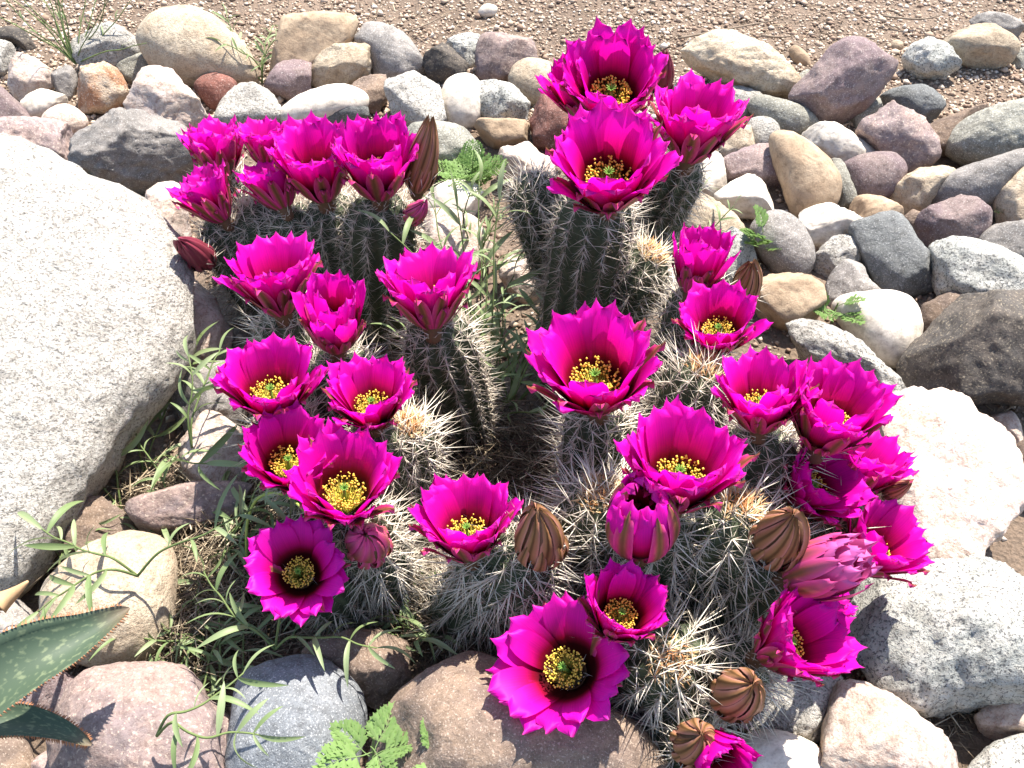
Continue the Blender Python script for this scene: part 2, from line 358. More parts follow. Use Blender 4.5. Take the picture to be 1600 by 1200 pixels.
    fr1 = {'round': 1.1, 'rough': 1.6, 'block': 1.4, 'slab': 1.5, 'big': 2.6, 'worn': 1.3}[shape] / size
    for i, q in enumerate(Q):
        for nn, d in planes:
            e = nn.dot(q) - d
            if e > 0: q = q - nn * (e * .93)
        dirn = q.normalized() if q.length > 1e-9 else -vd
        q = q + dirn * (amp * noise.fractal(q * fr1 + offs, .9, 2.1, 3 if shape == 'round' else 6))
        if shape == 'round': q = q + dirn * (amp * .2 * noise.fractal(q * fr1 * 6 + offs, .8, 2.1, 4))
        else: q = q + dirn * (amp * (.9 if shape == 'big' else .4) * noise.fractal(q * fr1 * 5 + offs, .7, 2.1, 4))
        Q[i] = q
    zmin = min((cr + q).z for q in Q); s = (lift - sink - CAM.z) / zmin
    W = [CAM + (cr + q) * s for q in Q]
    ctr = CAM + cr * s; loc = Vector((ctr.x, ctr.y, lift - sink))
    me = make_mesh(name, [v - loc for v in W], faces, ROCK[kind])
    o = mesh_obj(name, me, loc=loc); return tag(o, label, 'rock' if name in ('rock', 'boulder', 'slab') else 'stone', SG)
hash_id = [1]
UPV = (0, 0, 1)
ST = [
 # ---- far left and back row
 ('river_stone', 'dark', [(-12,50),(20,42),(44,50),(61,74),(59,89),(40,83),(20,66),(-12,66)], 'dark grey stone at gravel edge beside the pinkish tan rock', 'round'),
 ('river_stone', 'white', [(-14,66),(13,67),(24,82),(12,108),(-5,132),(-20,100)], 'pale stone squeezed in front of the dark grey stone', 'round'),
 ('rock', 'pink', [(8,98),(30,79),(55,95),(83,115),(84,137),(62,145),(38,158),(15,135)], 'pinkish tan rock with shaded overhang at its foot', 'rough'),
 ('river_stone', 'whites', [(33,162),(50,146),(78,136),(106,155),(98,172),(62,188),(42,184)], 'small white stone under the pinkish tan rock', 'round'),
 ('river_stone', 'grey', [(81,112),(105,104),(120,112),(118,140),(110,156),(88,140)], 'small blue grey stone wedged beside the orange blotched block', 'round'),
 ('river_stone', 'purple', [(-30,135),(0,138),(22,152),(46,182),(44,206),(-30,206)], 'purple brown stone resting on the flat beige stone', 'round'),
 ('river_stone', 'pink', [(64,188),(80,170),(101,163),(122,172),(137,190),(120,212),(70,210)], 'pale pink rounded stone between flat beige and big grey stones', 'round'),
 ('rock', 'mauve', [(-30,196),(64,194),(108,201),(123,219),(119,256),(105,272),(60,266),(-30,252)], 'flat beige grey stone behind the huge white boulder', 'rough'),
 ('rock', 'orange', [(111,125),(118,105),(148,84),(172,86),(189,115),(199,142),(194,178),(145,180),(116,162)], 'orange blotched blocky stone standing on end', 'rough'),
 ('rock', 'white', [(98,82),(135,57),(189,37),(209,57),(240,88),(195,105),(115,112)], 'white angular rock under the wiry herb', 'block'),
 ('river_stone', 'green', [(184,103),(216,86),(250,91),(262,113),(215,130),(192,118)], 'small grey green stone leaning on the large tan boulder', 'round'),
 ('boulder', 'buff', [(216,66),(228,32),(256,17),(304,17),(344,35),(377,62),(397,96),(401,126),(380,136),(337,133),(290,132),(242,106)], 'large domed tan boulder at the edge of the gravel', 'round'),
 ('rock', 'pink', [(194,125),(243,113),(280,109),(306,132),(323,159),(340,178),(310,203),(256,208),(199,184)], 'white and pink rock in front of the domed tan boulder', 'rough'),
 ('river_stone', 'red', [(303,132),(331,115),(358,120),(370,135),(358,164),(341,178),(315,154)], 'small red brown stone under the domed tan boulder', 'round'),
 ('river_stone', 'white', [(338,182),(362,137),(385,129),(410,141),(444,165),(440,196),(350,202)], 'pale round topped stone next to the small red brown stone', 'round'),
 ('boulder', 'grey', [(116,220),(135,189),(162,174),(216,174),(256,190),(296,214),(308,243),(292,279),(209,303),(167,297),(146,270),(116,272)], 'big grey stone with pale cap behind the huge white boulder', 'rough'),
 ('slab', 'tan', [(420,116),(438,66),(446,36),(482,31),(547,33),(556,47),(536,98),(500,114),(450,120)], 'flat tan slab tilted at the edge of the gravel', 'slab'),
 ('river_stone', 'purple', [(412,130),(438,100),(469,92),(491,105),(492,134),(468,157),(435,149)], 'dark purple stone under the flat tan slab', 'round'),
 ('rock', 'buff', [(488,103),(503,78),(540,74),(583,77),(590,101),(584,127),(540,137),(495,136)], 'pitted yellowish stone standing before the tan slab', 'rough'),
 ('river_stone', 'whites', [(440,172),(470,150),(510,136),(545,136),(575,150),(560,180),(480,200),(445,195)], 'white smooth slab behind the magenta flowers of the back cactus', 'round'),
 ('river_stone', 'blue', [(474,174),(496,153),(535,147),(568,160),(572,186),(520,200),(480,195)], 'smooth blue grey stone behind the magenta flowers of the back cactus', 'round'),
 ('boulder', 'grey', [(543,64),(562,43),(591,38),(624,53),(650,81),(670,120),(632,130),(592,126),(574,90)], 'grey boulder with pale patch beside the flat tan slab', 'round'),
 ('river_stone', 'brown', [(535,138),(570,124),(608,122),(612,150),(592,178),(545,168)], 'flat brown stone below the grey boulder', 'rough'),
 ('rock', 'dark', [(658,86),(671,65),(689,68),(719,92),(738,118),(714,128),(689,136),(670,118)], 'dark slaty wedge of rock standing among pale stones', 'block'),
 ('rock', 'speck', [(690,69),(711,55),(750,56),(753,83),(738,115),(714,96)], 'greenish pale rock right behind the dark slaty wedge', 'rough'),
 ('river_stone', 'mauve', [(748,69),(766,53),(800,50),(836,63),(842,90),(812,100),(796,127),(750,122)], 'pinkish grey stone with cap at the gravel edge', 'round'),
 ('river_stone', 'buff', [(794,122),(806,98),(834,92),(868,107),(884,147),(836,166),(805,149)], 'cream rounded stone with shaded flank left of the top flower', 'round'),
 ('rock', 'white', [(604,162),(611,107),(658,114),(692,138),(697,206),(650,206),(610,178)], 'bright white angular rock behind the brown bud', 'block'),
 ('river_stone', 'whites', [(686,160),(698,127),(722,117),(746,124),(755,159),(745,196),(709,203),(688,176)], 'egg shaped white stone above the ferny weed', 'round'),
 ('rock', 'speck', [(745,118),(793,125),(826,159),(832,186),(807,198),(752,196)], 'black speckled white rock next to the egg shaped stone', 'rough'),
 ('slab', 'tan', [(740,202),(766,185),(827,187),(832,221),(785,230),(748,222)], 'flat tan stone below the black speckled white rock', 'slab'),
 ('rock', 'red', [(826,192),(842,154),(868,143),(896,157),(900,208),(866,238),(835,236)], 'rusty red rock beside the tall flowering column', 'rough'),
 ('river_stone', 'green', [(636,206),(690,198),(735,210),(756,242),(700,272),(646,268)], 'pale flat stone under the ferny weed', 'round'),
 ('rock', 'pink', [(783,237),(810,216),(840,235),(868,257),(845,298),(798,292)], 'whitish rock beside the spiny left branch', 'rough'),
 ('rock', 'whites', [(664,302),(720,284),(756,295),(750,319),(722,346),(668,330)], 'white slab in front of the ferny weed', 'slab'),
 ('rock', 'pink', [(655,345),(720,340),(768,372),(785,410),(740,430),(690,420)], 'cream slab under the leafy weed in the middle', 'slab'),
 ('rock', 'pink', [(782,402),(825,385),(850,420),(842,470),(806,480),(782,455)], 'tan stone behind the leafy weed in the middle', 'rough'),
 # ---- right bank
 ('boulder', 'buff', [(1064,92),(1097,66),(1138,56),(1171,63),(1202,83),(1235,104),(1254,116),(1240,146),(1207,160),(1171,146),(1140,140),(1100,124)], 'broad rough buff boulder behind the right hand top flower', 'rough'),
 ('rock', 'white', [(1140,136),(1172,140),(1196,158),(1180,190),(1146,186)], 'small white rock below the broad buff boulder', 'rough'),
 ('pebble', 'tan', [(1233,79),(1244,71),(1262,86),(1265,106),(1242,101)], 'small tan pebble lying on the gravel', 'round'),
 ('river_stone', 'green', [(1233,142),(1250,116),(1268,111),(1260,142),(1238,156)], 'small olive stone tucked against the long purple rock', 'round'),
 ('boulder', 'purple', [(1222,163),(1266,118),(1301,80),(1330,67),(1386,87),(1395,108),(1377,134),(1349,166),(1306,189),(1277,204),(1258,180)], 'long angular purple rock pointing up the bank', 'block'),
 ('river_stone', 'green', [(1169,167),(1185,150),(1219,157),(1260,170),(1279,192),(1273,208),(1229,216),(1193,195)], 'smooth oblong grey green stone below the long purple rock', 'round'),
 ('rock', 'whites', [(1242,214),(1276,197),(1310,195),(1342,214),(1377,240),(1354,258),(1320,270),(1293,250),(1260,230)], 'white flat topped rock between oblong and mauve stones', 'block'),
 ('boulder', 'mauve', [(1327,203),(1352,172),(1391,163),(1430,177),(1460,221),(1462,247),(1420,272),(1399,252),(1368,244),(1340,222)], 'rounded mauve brown boulder in the middle of the bank', 'rough'),
 ('river_stone', 'blue', [(1374,157),(1395,142),(1438,136),(1470,153),(1476,174),(1460,196),(1431,190),(1394,172)], 'dark grey slab behind the mauve brown boulder', 'round'),
 ('river_stone', 'green', [(1327,190),(1352,161),(1386,156),(1364,180),(1336,204)], 'narrow greenish stone under the long purple rock', 'round'),
 ('rock', 'speck', [(1412,90),(1430,70),(1462,64),(1497,92),(1498,112),(1465,121),(1422,123),(1411,107)], 'white and green flecked rock at the back of the bank', 'rough'),
 ('boulder', 'buff', [(1463,66),(1493,46),(1532,38),(1568,50),(1588,71),(1582,92),(1549,107),(1507,101),(1485,86)], 'buff boulder with orange stains at the back of the bank', 'round'),
 ('river_stone', 'grey', [(1506,38),(1539,21),(1580,28),(1602,47),(1575,60),(1535,50)], 'grey tan stone behind the orange stained boulder', 'round'),
 ('slab', 'green', [(1562,93),(1586,80),(1620,82),(1620,114),(1580,107)], 'thin pale edged slate at the back right', 'slab'),
 ('boulder', 'green', [(1480,232),(1493,205),(1524,181),(1559,170),(1635,164),(1640,244),(1568,256),(1532,260),(1493,250)], 'big speckled grey green boulder with dark cracks', 'round'),
 ('river_stone', 'brown', [(1438,201),(1480,188),(1532,170),(1549,175),(1499,210),(1484,244),(1462,252),(1444,222)], 'smooth flat brown stone between mauve and grey green boulders', 'slab'),
 ('river_stone', 'tan', [(1203,216),(1224,206),(1250,214),(1278,234),(1305,261),(1314,287),(1307,318),(1278,338),(1246,346),(1227,308),(1209,255)], 'tall smooth tan stone standing on its end', 'round'),
 ('river_stone', 'purple', [(1124,258),(1147,242),(1202,226),(1218,256),(1214,296),(1155,282),(1130,288)], 'grey brown stone shaded by the tall tan stone', 'round'),
 ('rock', 'whites', [(1111,296),(1139,283),(1158,265),(1196,278),(1215,321),(1218,338),(1178,346),(1124,332)], 'white layered rock with yellow edges', 'block'),
 ('river_stone', 'purple', [(1313,260),(1345,244),(1391,238),(1412,252),(1415,272),(1393,304),(1338,315),(1323,283)], 'dark grey rounded stone beside the tall tan stone', 'round'),
 ('river_stone', 'green', [(1296,258),(1316,254),(1340,312),(1336,326),(1304,318)], 'thin olive stone between tall tan and dark grey stones', 'round'),
 ('rock', 'buff', [(1388,288),(1412,266),(1458,261),(1492,269),(1479,290),(1455,314),(1452,333),(1416,339),(1397,312)], 'pitted yellow rock under the long grey stone', 'rough'),
 ('river_stone', 'grey', [(1447,308),(1463,282),(1499,265),(1549,251),(1600,234),(1625,250),(1588,282),(1563,310),(1527,327),(1470,330)], 'long smooth grey stone lying across the bank', 'round'),
 ('river_stone', 'buff', [(1556,314),(1578,280),(1618,260),(1622,360),(1564,354)], 'tan stone under the tip of the long grey stone', 'round'),
 ('river_stone', 'tan', [(1324,334),(1338,310),(1371,309),(1414,330),(1406,350),(1364,357),(1334,352)], 'small brown tan stone above the blue grey slate', 'round'),
 ('rock', 'purple', [(1440,337),(1483,316),(1529,305),(1543,324),(1543,362),(1518,396),(1482,394),(1436,376)], 'pointed purple brown rock below the long grey stone', 'block'),
 ('river_stone', 'brown', [(1408,346),(1426,330),(1447,332),(1452,368),(1431,376)], 'small brown stone leaning on the pointed purple rock', 'round'),
 ('river_stone', 'grey', [(1172,356),(1193,336),(1219,330),(1250,349),(1268,377),(1275,408),(1252,436),(1210,424),(1182,390)], 'grey dome shaped stone next to the small ferny sprig', 'round'),
 ('rock', 'whites', [(1238,344),(1276,325),(1306,322),(1342,342),(1358,355),(1318,380),(1282,390),(1258,364)], 'bright white rock above the grey dome shaped stone', 'rough'),
 ('rock', 'white', [(1268,388),(1310,371),(1345,362),(1345,402),(1315,440),(1272,420)], 'greyish white rock left of the blue grey slate', 'rough'),
 ('rock', 'blue', [(1330,366),(1354,351),(1400,341),(1442,394),(1465,425),(1458,463),(1420,468),(1368,460),(1343,432)], 'angular blue grey slate block on top of the white stones', 'slab', .55),
 ('boulder', 'speck', [(1444,392),(1480,376),(1530,383),(1582,408),(1640,440),(1640,505),(1560,492),(1500,472),(1452,448)], 'long white granite boulder behind the dark brown boulder', 'round'),
 ('river_stone', 'grey', [(1527,392),(1543,360),(1580,351),(1640,358),(1640,440),(1575,415)], 'pale grey stone behind the long white granite boulder', 'round'),
 ('river_stone', 'grey', [(1292,448),(1308,420),(1340,404),(1358,440),(1376,460),(1332,478),(1298,480)], 'grey stone wedged beneath the blue grey slate', 'round'),
 ('boulder', 'whites', [(1300,482),(1323,463),(1370,456),(1416,464),(1439,494),(1440,531),(1427,557),(1400,574),(1373,563),(1328,524)], 'smooth bright white rounded stone beside the dark brown boulder', 'round'),
 ('river_stone', 'brown', [(1436,502),(1448,470),(1480,456),(1524,464),(1506,496),(1462,530),(1440,522)], 'brown stone tucked behind the dark brown boulder', 'round'),
 ('boulder', 'dark', [(1411,592),(1418,550),(1448,500),(1490,471),(1540,466),(1640,476),(1640,612),(1550,622),(1480,630),(1426,618)], 'large dark brown boulder on the right', 'round'),
 ('rock', 'tan', [(1188,428),(1230,428),(1270,443),(1300,475),(1284,504),(1230,512),(1196,498),(1174,462)], 'flat brown rock by the closed magenta bud', 'slab'),
 ('boulder', 'white', [(1222,522),(1250,504),(1290,513),(1342,543),(1392,578),(1434,618),(1430,638),(1390,648),(1338,630),(1276,590),(1232,556)], 'long white granite rock running beneath the smooth white stone', 'rough'),
 ('boulder', 'pink', [(1366,662),(1398,635),(1470,625),(1532,638),(1577,690),(1594,740),(1590,852),(1562,890),(1480,904),(1415,894),(1374,806),(1364,722)], 'huge pinkish white boulder right of the magenta flowers', 'rough', .7),
 ('river_stone', 'pink', [(1550,650),(1580,642),(1597,680),(1590,708),(1560,684)], 'small pinkish stone beside the huge pinkish white boulder', 'round'),
 ('river_stone', 'brown', [(1586,700),(1640,690),(1640,800),(1600,790)], 'brown stone at the shaded side of the huge pinkish boulder', 'round'),
 ('boulder', 'speck', [(1322,1012),(1328,930),(1368,904),(1450,893),(1560,882),(1650,882),(1650,1080),(1560,1083),(1500,1100),(1440,1117),(1388,1102),(1342,1066)], 'huge black speckled white boulder at the lower right', 'rough', .7),
 ('rock', 'pink', [(1286,1155),(1306,1076),(1330,1070),(1402,1108),(1442,1143),(1504,1178),(1530,1240),(1275,1240)], 'pointed pink veined rock below the speckled white boulder', 'block'),
 ('boulder', 'whites', [(1135,1170),(1190,1143),(1240,1152),(1283,1178),(1310,1240),(1130,1240)], 'smooth white stone under the lowest flower bud', 'round'),
 ('rock', 'white', [(1150,1115),(1200,1058),(1260,1028),(1312,1038),(1315,1072),(1294,1133),(1268,1170),(1200,1152)], 'white rough rock under the right front flower', 'rough'),
 ('rock', 'pink', [(1528,1092),(1570,1074),(1650,1068),(1650,1155),(1560,1160),(1532,1134)], 'pinkish jagged rock below the huge speckled boulder', 'rough'),
 ('rock', 'speck', [(1520,1195),(1560,1160),(1650,1150),(1650,1240),(1515,1240)], 'pale green tinged rock at the lower right corner', 'round'),
 ('river_stone', 'whites', [(1082,262),(1110,238),(1132,258),(1130,304),(1110,324),(1086,306)], 'cream stone under the right hand top flower', 'round'),
 ('river_stone', 'buff', [(1128,218),(1150,188),(1176,198),(1178,238),(1152,252),(1130,246)], 'yellowish stone beside the tips of the right hand top flower', 'round'),
 ('river_stone', 'purple', [(1032,275),(1070,258),(1092,268),(1096,306),(1060,316),(1030,306)], 'greyish stone under the stem of the right hand top flower', 'round'),
 ('boulder', 'buff', [(990,320),(1050,296),(1100,308),(1152,345),(1166,388),(1130,402),(1056,374),(1000,354)], 'large buff flecked stone behind the half closed flower', 'round'),
 ('river_stone', 'speck', [(1100,408),(1150,352),(1174,380),(1176,430),(1130,444)], 'flecked pale stone behind the half closed flower', 'round'),
 ('river_stone', 'white', [(1168,192),(1200,184),(1218,206),(1196,238),(1172,232)], 'small white stone near the oblong grey green stone', 'round'),
 # ---- left and front
 ('boulder', 'white', [(-90,215),(0,244),(60,258),(130,300),(200,330),(260,370),(284,410),(291,480),(287,550),(252,612),(202,667),(160,732),(118,794),(78,852),(38,902),(0,928),(-90,940)], 'huge white granite boulder on the left', 'big', .36),
 ('rock', 'pink', [(278,440),(320,448),(350,500),(372,540),(345,580),(290,575),(276,505)], 'peach coloured rock between white boulder and left flowers', 'rough'),
 ('rock', 'grey', [(262,580),(290,560),(350,565),(402,605),(396,650),(350,690),(286,660)], 'shaded grey rock under the edge of the huge white boulder', 'rough'),
 ('rock', 'pink', [(280,694),(288,650),(330,648),(378,680),(382,742),(342,770),(296,760)], 'cream rock shadowed by leaves left of the cactus', 'block'),
 ('rock', 'mauve', [(205,795),(250,760),(310,765),(395,765),(390,806),(300,832),(226,826)], 'flat mauve rock among the narrow leaved weeds', 'slab'),
 ('boulder', 'buff', [(62,962),(73,910),(130,868),(200,838),(262,848),(274,900),(264,962),(243,1013),(190,1040),(130,1040),(82,1014)], 'large smooth beige stone behind the spotted aloe', 'round'),
 ('river_stone', 'grey', [(-30,955),(30,928),(52,958),(74,1010),(44,1040),(-30,1035)], 'speckled grey stone beside the beige stone', 'round'),
 ('boulder', 'mauve', [(100,1115),(128,1070),(190,1043),(260,1048),(322,1073),(358,1110),(364,1162),(352,1240),(110,1240)], 'large mauve mottled stone in front of the aloe', 'round'),
 ('boulder', 'bgran', [(366,1120),(378,1060),(430,1037),(500,1034),(548,1063),(572,1110),(564,1172),(530,1250),(366,1250)], 'smooth blue grey granite stone at the front', 'round'),
 ('rock', 'brown', [(476,1010),(520,982),(600,996),(640,1018),(628,1092),(618,1122),(570,1112),(536,1066),(488,1040)], 'brown stone behind the blue grey granite stone', 'rough'),
 ('boulder', 'brown', [(610,1125),(655,1072),(740,1030),(830,1055),(960,1110),(1010,1250),(625,1250)], 'large speckled brown stone under the wide front flower', 'round'),
 ('rock', 'grey', [(955,1130),(1030,1100),(1120,1130),(1160,1240),(985,1240)], 'grey stone under the front cactus stem', 'rough'),
 ('river_stone', 'brown', [(-30,1170),(20,1153),(52,1170),(60,1240),(-30,1240)], 'brown stone under the lower aloe leaf', 'round'),
 ('river_stone', 'mauve', [(50,1195),(90,1173),(134,1193),(150,1240),(45,1240)], 'small mauve stone at the foot of the large mauve one', 'round'),
 ('rock', 'brown', [(70,850),(130,785),(205,800),(215,845),(140,880)], 'shaded brown rock under the huge white boulder', 'rough'),
 ('rock', 'purple', [(15,1090),(60,1040),(120,1050),(128,1090),(80,1140),(30,1140)], 'dark stone shaded by the spotted aloe leaf', 'rough'),
 ('rock', 'pink', [(212,320),(235,298),(275,290),(292,325),(296,375),(252,375)], 'pale rock behind the edge of the huge white boulder', 'rough'),
 ('rock', 'whites', [(440,360),(480,330),(530,326),(548,370),(545,440),(500,470),(450,440)], 'white rock showing between the two back stems', 'rough'),
 ('rock', 'whites', [(1040,420),(1070,405),(1100,440),(1090,500),(1040,500)], 'white rock behind the spiny right branch', 'rough'),
 ('pebble', 'whites', [(748,16),(760,6),(776,11),(772,24),(752,26)], 'white pebble alone on the gravel', 'round'),
 ('pebble', 'buff', [(1392,68),(1402,62),(1412,70),(1404,80),(1393,78)], 'tan pebble on the gravel near the long purple rock', 'round'),
 ('pebble', 'whites', [(1455,1118),(1468,1112),(1480,1120),(1478,1134),(1458,1134)], 'white pebble on the soil below the speckled boulder', 'round'),
]
for row in ST:
    name, kind, pts, label, shape = row[:5]; th = row[5] if len(row) > 5 else .75
    big = max(q[0] for q in pts) - min(q[0] for q in pts) > 150
    kw = {}
    if shape == 'round' and not any(q in label for q in ('smooth', 'egg', 'rounded', 'dome', 'pebble', 'oblong')): shape = 'worn'
    if label.startswith('huge white granite'): kw['tilt'] = 27
    stone(name, kind, pts, label, shape, th, res=2 if big else 1, **kw)

# ------------------------------------------------------------------ spines
def spine_mesh(name, items, mat):
    """items: (base, dir, length, radius, tone); each a thin three-sided needle"""
    B = np.array([i[0] for i in items]); D = np.array([i[1] for i in items]); D /= np.linalg.norm(D, axis=1)[:, None]
    Ln = np.array([i[2] for i in items])[:, None]; Ra = np.array([i[3] for i in items])[:, None]; n = len(items)
    ref = np.where(np.abs(D[:, 2:3]) < .9, np.array([[0, 0, 1.]]), np.array([[1., 0, 0]]))
    U = np.cross(D, ref); U /= np.linalg.norm(U, axis=1)[:, None]; W = np.cross(D, U)
    vs = [B + Ra * (U * math.cos(a) + W * math.sin(a)) for a in (0, 2.094, 4.189)] + [B + D * Ln]
    V = np.stack(vs, 1).reshape(-1, 3); b = np.arange(n)[:, None, None] * 4
    T = (np.array([(0, 1, 3), (1, 2, 3), (2, 0, 3)])[None] + b).reshape(-1, 3)
    tone = np.repeat(np.array([i[4] for i in items]), 4)
    return np_tris(name, V, T, mat, tone)

# ------------------------------------------------------------------ cacti
PLANTS = {}
def plant(pid, px, py, label):
    o = empty('hedgehog_cactus', at_z(px, py, 0)); tag(o, label, 'cactus', 'flowering hedgehog cactus clumps'); PLANTS[pid] = o
plant('A', 480, 520, 'two stemmed cactus clump with magenta flowers and a lone upright brown bud at the back')
plant('B', 540, 780, 'cactus clump of many magenta flowers beside the huge white granite boulder')
plant('C', 930, 560, 'tall cactus clump with dark green ribbed column and spiny side branches')
plant('D', 1200, 780, 'leaning cactus clump with crowded magenta flowers against the huge pinkish white boulder')
plant('E', 950, 960, 'low front cactus clump with brown buds, pale spine tufts and the widest magenta flower')
STEMS = {}
def stem(sid, pid, tip_px, z, base_px=None, lean=(0, 0), r=0.029, tuft=False, pale=0.5, ribs=12, bald=False):
    root = PLANTS[pid]; tip = at_z(tip_px[0], tip_px[1] - (0 if tuft else 12), z)
    base = at_z(*base_px, -0.01) if base_px else Vector((tip.x - lean[0], tip.y - lean[1], -0.01))
    ax = tip - base; L = ax.length
    mid = (base + tip) / 2 + Vector((-lean[0], -lean[1], 0)) * .15
    rd = random.Random(len(STEMS) * 5 + 1)
    NS = 30; per = 6; n = ribs * per; V = []; F = []; AR = []
    def pos(t): return base * (1 - t) ** 2 + mid * (2 * t * (1 - t)) + tip * t * t
    def tan(t): return ((mid - base) * (2 * (1 - t)) + (tip - mid) * (2 * t)).normalized()
    dome = min(.45, 1.25 * r / L); t0 = 1 - dome
    nv = tan(0).orthogonal().normalized(); fr = []
    for i in range(NS + 1):
        u = i / NS; t = u * t0 / .6 if u < .6 else t0 + dome * math.sin((u - .6) / .4 * math.pi / 2)
        t = min(t, 1.0); T = tan(t); nv = (nv - T * nv.dot(T)).normalized(); bn = T.cross(nv)
        q = 0 if t < t0 else (t - t0) / dome
        rad = r * (0.80 + .20 * min(1, t / .5)) * math.sqrt(max(0, 1 - q ** 2.2)); c = pos(t); fr.append((t, c, T, nv, bn, rad))
        for j in range(n):
            a = 2 * math.pi * j / n; rid = (0.5 + .5 * math.cos(ribs * a)) ** .8
            rr = rad * (.82 + .20 * rid) * (1 + .03 * noise.noise(Vector((math.cos(a) * 2, math.sin(a) * 2, t * 9 + len(STEMS) * 7))))
            rr *= 1 + .035 * rid * math.cos(t * L / .0095 * 2 * math.pi)
            V.append(c + nv * (rr * math.cos(a)) + bn * (rr * math.sin(a)))
        if i:
            for j in range(n):
                s0 = (i - 1) * n; F.append((s0 + j, s0 + (j + 1) % n, s0 + n + (j + 1) % n, s0 + n + j))
    V.append(pos(1)); F += [(NS * n + j, NS * n + (j + 1) % n, len(V) - 1) for j in range(n)]
    so = mesh_obj('stem', make_mesh('stem', [v - base for v in V], F, M_CACTUS), parent=root, loc=base - root.location)
    # areoles with radial and central spines
    it = []
    total = 0; prev = None; lastarc = -1
    for i, (t, c, T, a1, b1, rad) in enumerate(fr):
        total += 0 if prev is None else math.hypot((c - prev[0]).length, rad - prev[1]); prev = (c, rad)
        fr[i] = fr[i] + (total,)
    arcs = [f[6] for f in fr]; s = .012
    while s < arcs[-1] - .003:
        k = next(i for i in range(1, len(arcs)) if arcs[i] >= s); w_ = (s - arcs[k - 1]) / max(1e-6, arcs[k] - arcs[k - 1])
        f0, f1 = fr[k - 1], fr[k]; c = f0[1].lerp(f1[1], w_); rad = f0[5] + (f1[5] - f0[5]) * w_; T = f0[2].lerp(f1[2], w_); a1 = f0[3]; b1 = f0[4]
        slope = (f0[5] - f1[5]) / max(1e-5, (f1[1] - f0[1]).length)
        top = max(0, min(1, (f0[0] - (t0 - .15)) / (dome + .15)))
        for j in range(ribs):
            if (top > .9 and j % 2) or (bald and top > .35): continue
            a = 2 * math.pi * (j + rd.uniform(-.06, .06)) / ribs; out = a1 * math.cos(a) + b1 * math.sin(a)
            nn = (out + T * min(slope, 6)).normalized(); p_ = c + out * (rad * 1.02) + T * rd.uniform(-.0015, .0015); tg = T.cross(out).normalized(); lg = tg.cross(nn)
            it.append((p_ - nn * .001, nn, .0022, .0015, .95))
            nr = rd.randint(9, 12); ph = rd.uniform(0, 6.28)
            for m_ in range(nr):
                b_ = ph + 2 * math.pi * m_ / nr + rd.uniform(-.2, .2)
                d = (tg * math.cos(b_) + lg * math.sin(b_)) + nn * rd.uniform(.18, .55)
                it.append((p_, d, rd.uniform(.007, .014), .00033, min(1, max(0, rd.gauss(.38 + .3 * top + .2 * (pale - .5), .15)))))
            for m_ in range(rd.randint(2, 4)):
                d = nn + Vector((rd.gauss(0, .45), rd.gauss(0, .45), rd.gauss(-.1, .4)))
                it.append((p_, d, rd.uniform(.014, .027) * (.75 + .5 * pale) * (1.15 if top > .3 else .9), .00040 + .00022 * pale, min(1, max(0, rd.gauss(.50 + .35 * top + .3 * (pale - .5), .2)))))
        s += rd.uniform(.0076, .0092)
    it = [((Vector(q[0]) - base)[:], tuple(q[1]), q[2], q[3], q[4]) for q in it]
    sp = mesh_obj('spines', spine_mesh('spines', it, M_SPINE), parent=so); sp['kind'] = 'stuff'
    if tuft:
        it = []; T = tan(1)
        for _ in range(190):
            a = rd.uniform(0, 6.283); q = math.sqrt(rd.random()) * r * .46; n1_ = T.orthogonal().normalized(); n2_ = T.cross(n1_)
            o_ = n1_ * math.cos(a) + n2_ * math.sin(a)
            d = T + o_ * (q / r * 1.5 - .25) + Vector((rd.gauss(0, .3), rd.gauss(0, .3), rd.gauss(0, .3)))
            it.append((tuple(tip + o_ * q - T * (q * q / r * .8 + .001) - base), tuple(d), rd.uniform(.006, .013), .0008, min(1, max(0, rd.gauss(.25 + 1.4 * q / r, .22)))))
        tf = mesh_obj('apex_tuft', spine_mesh('apex_tuft', it, M_TUFT), parent=so); tf['kind'] = 'stuff'
    STEMS[sid] = dict(tip=tip, base=base, depth=depth(tip), plant=pid, axis=tan(1), r=r)
stem('a1', 'A', (592, 318), .17, r=.034, lean=(.01, .0))
stem('a2', 'A', (392, 330), .14, r=.034, lean=(-.02, 0))
stem('a3', 'A', (342, 282), .13, r=.026, lean=(-.03, .01))
stem('a4', 'A', (338, 352), .13, r=.028, lean=(-.03, -.01))
stem('a5', 'A', (512, 320), .155, r=.029, lean=(-.01, .0))
stem('a6', 'A', (448, 335), .145, r=.028, lean=(-.01, .0))
stem('b1', 'B', (440, 492), .16, r=.031, lean=(-.02, .02))
stem('b2', 'B', (530, 556), .165, r=.028, lean=(0, .02))
stem('b3', 'B', (676, 512), .165, r=.030, base_px=(735, 690))
stem('b4', 'B', (428, 655), .15, r=.028, lean=(-.03, 0))
stem('b5', 'B', (592, 668), .15, r=.028, lean=(0, .01))
stem('b6', 'B', (642, 660), .145, r=.024, lean=(.02, -.01), tuft=True, pale=.8)
stem('b7', 'B', (540, 800), .13, r=.029, lean=(-.02, -.01), pale=.7)
stem('b8', 'B', (580, 855), .10, r=.026, lean=(0, -.02), pale=.9)
stem('b9', 'B', (478, 905), .095, r=.024, lean=(-.03, -.03), bald=True)
stem('c0', 'C', (962, 196), .235, r=.031, lean=(.01, .02))
stem('c1', 'C', (938, 300), .235, r=.033, lean=(.02, 0), pale=.3)
stem('c2', 'C', (822, 288), .195, r=.024, lean=(-.055, .01), pale=.5)
stem('c3', 'C', (1022, 392), .165, r=.027, lean=(.06, -.01), tuft=True, pale=.5)
stem('c4', 'C', (1078, 255), .19, r=.023, lean=(.06, .02))
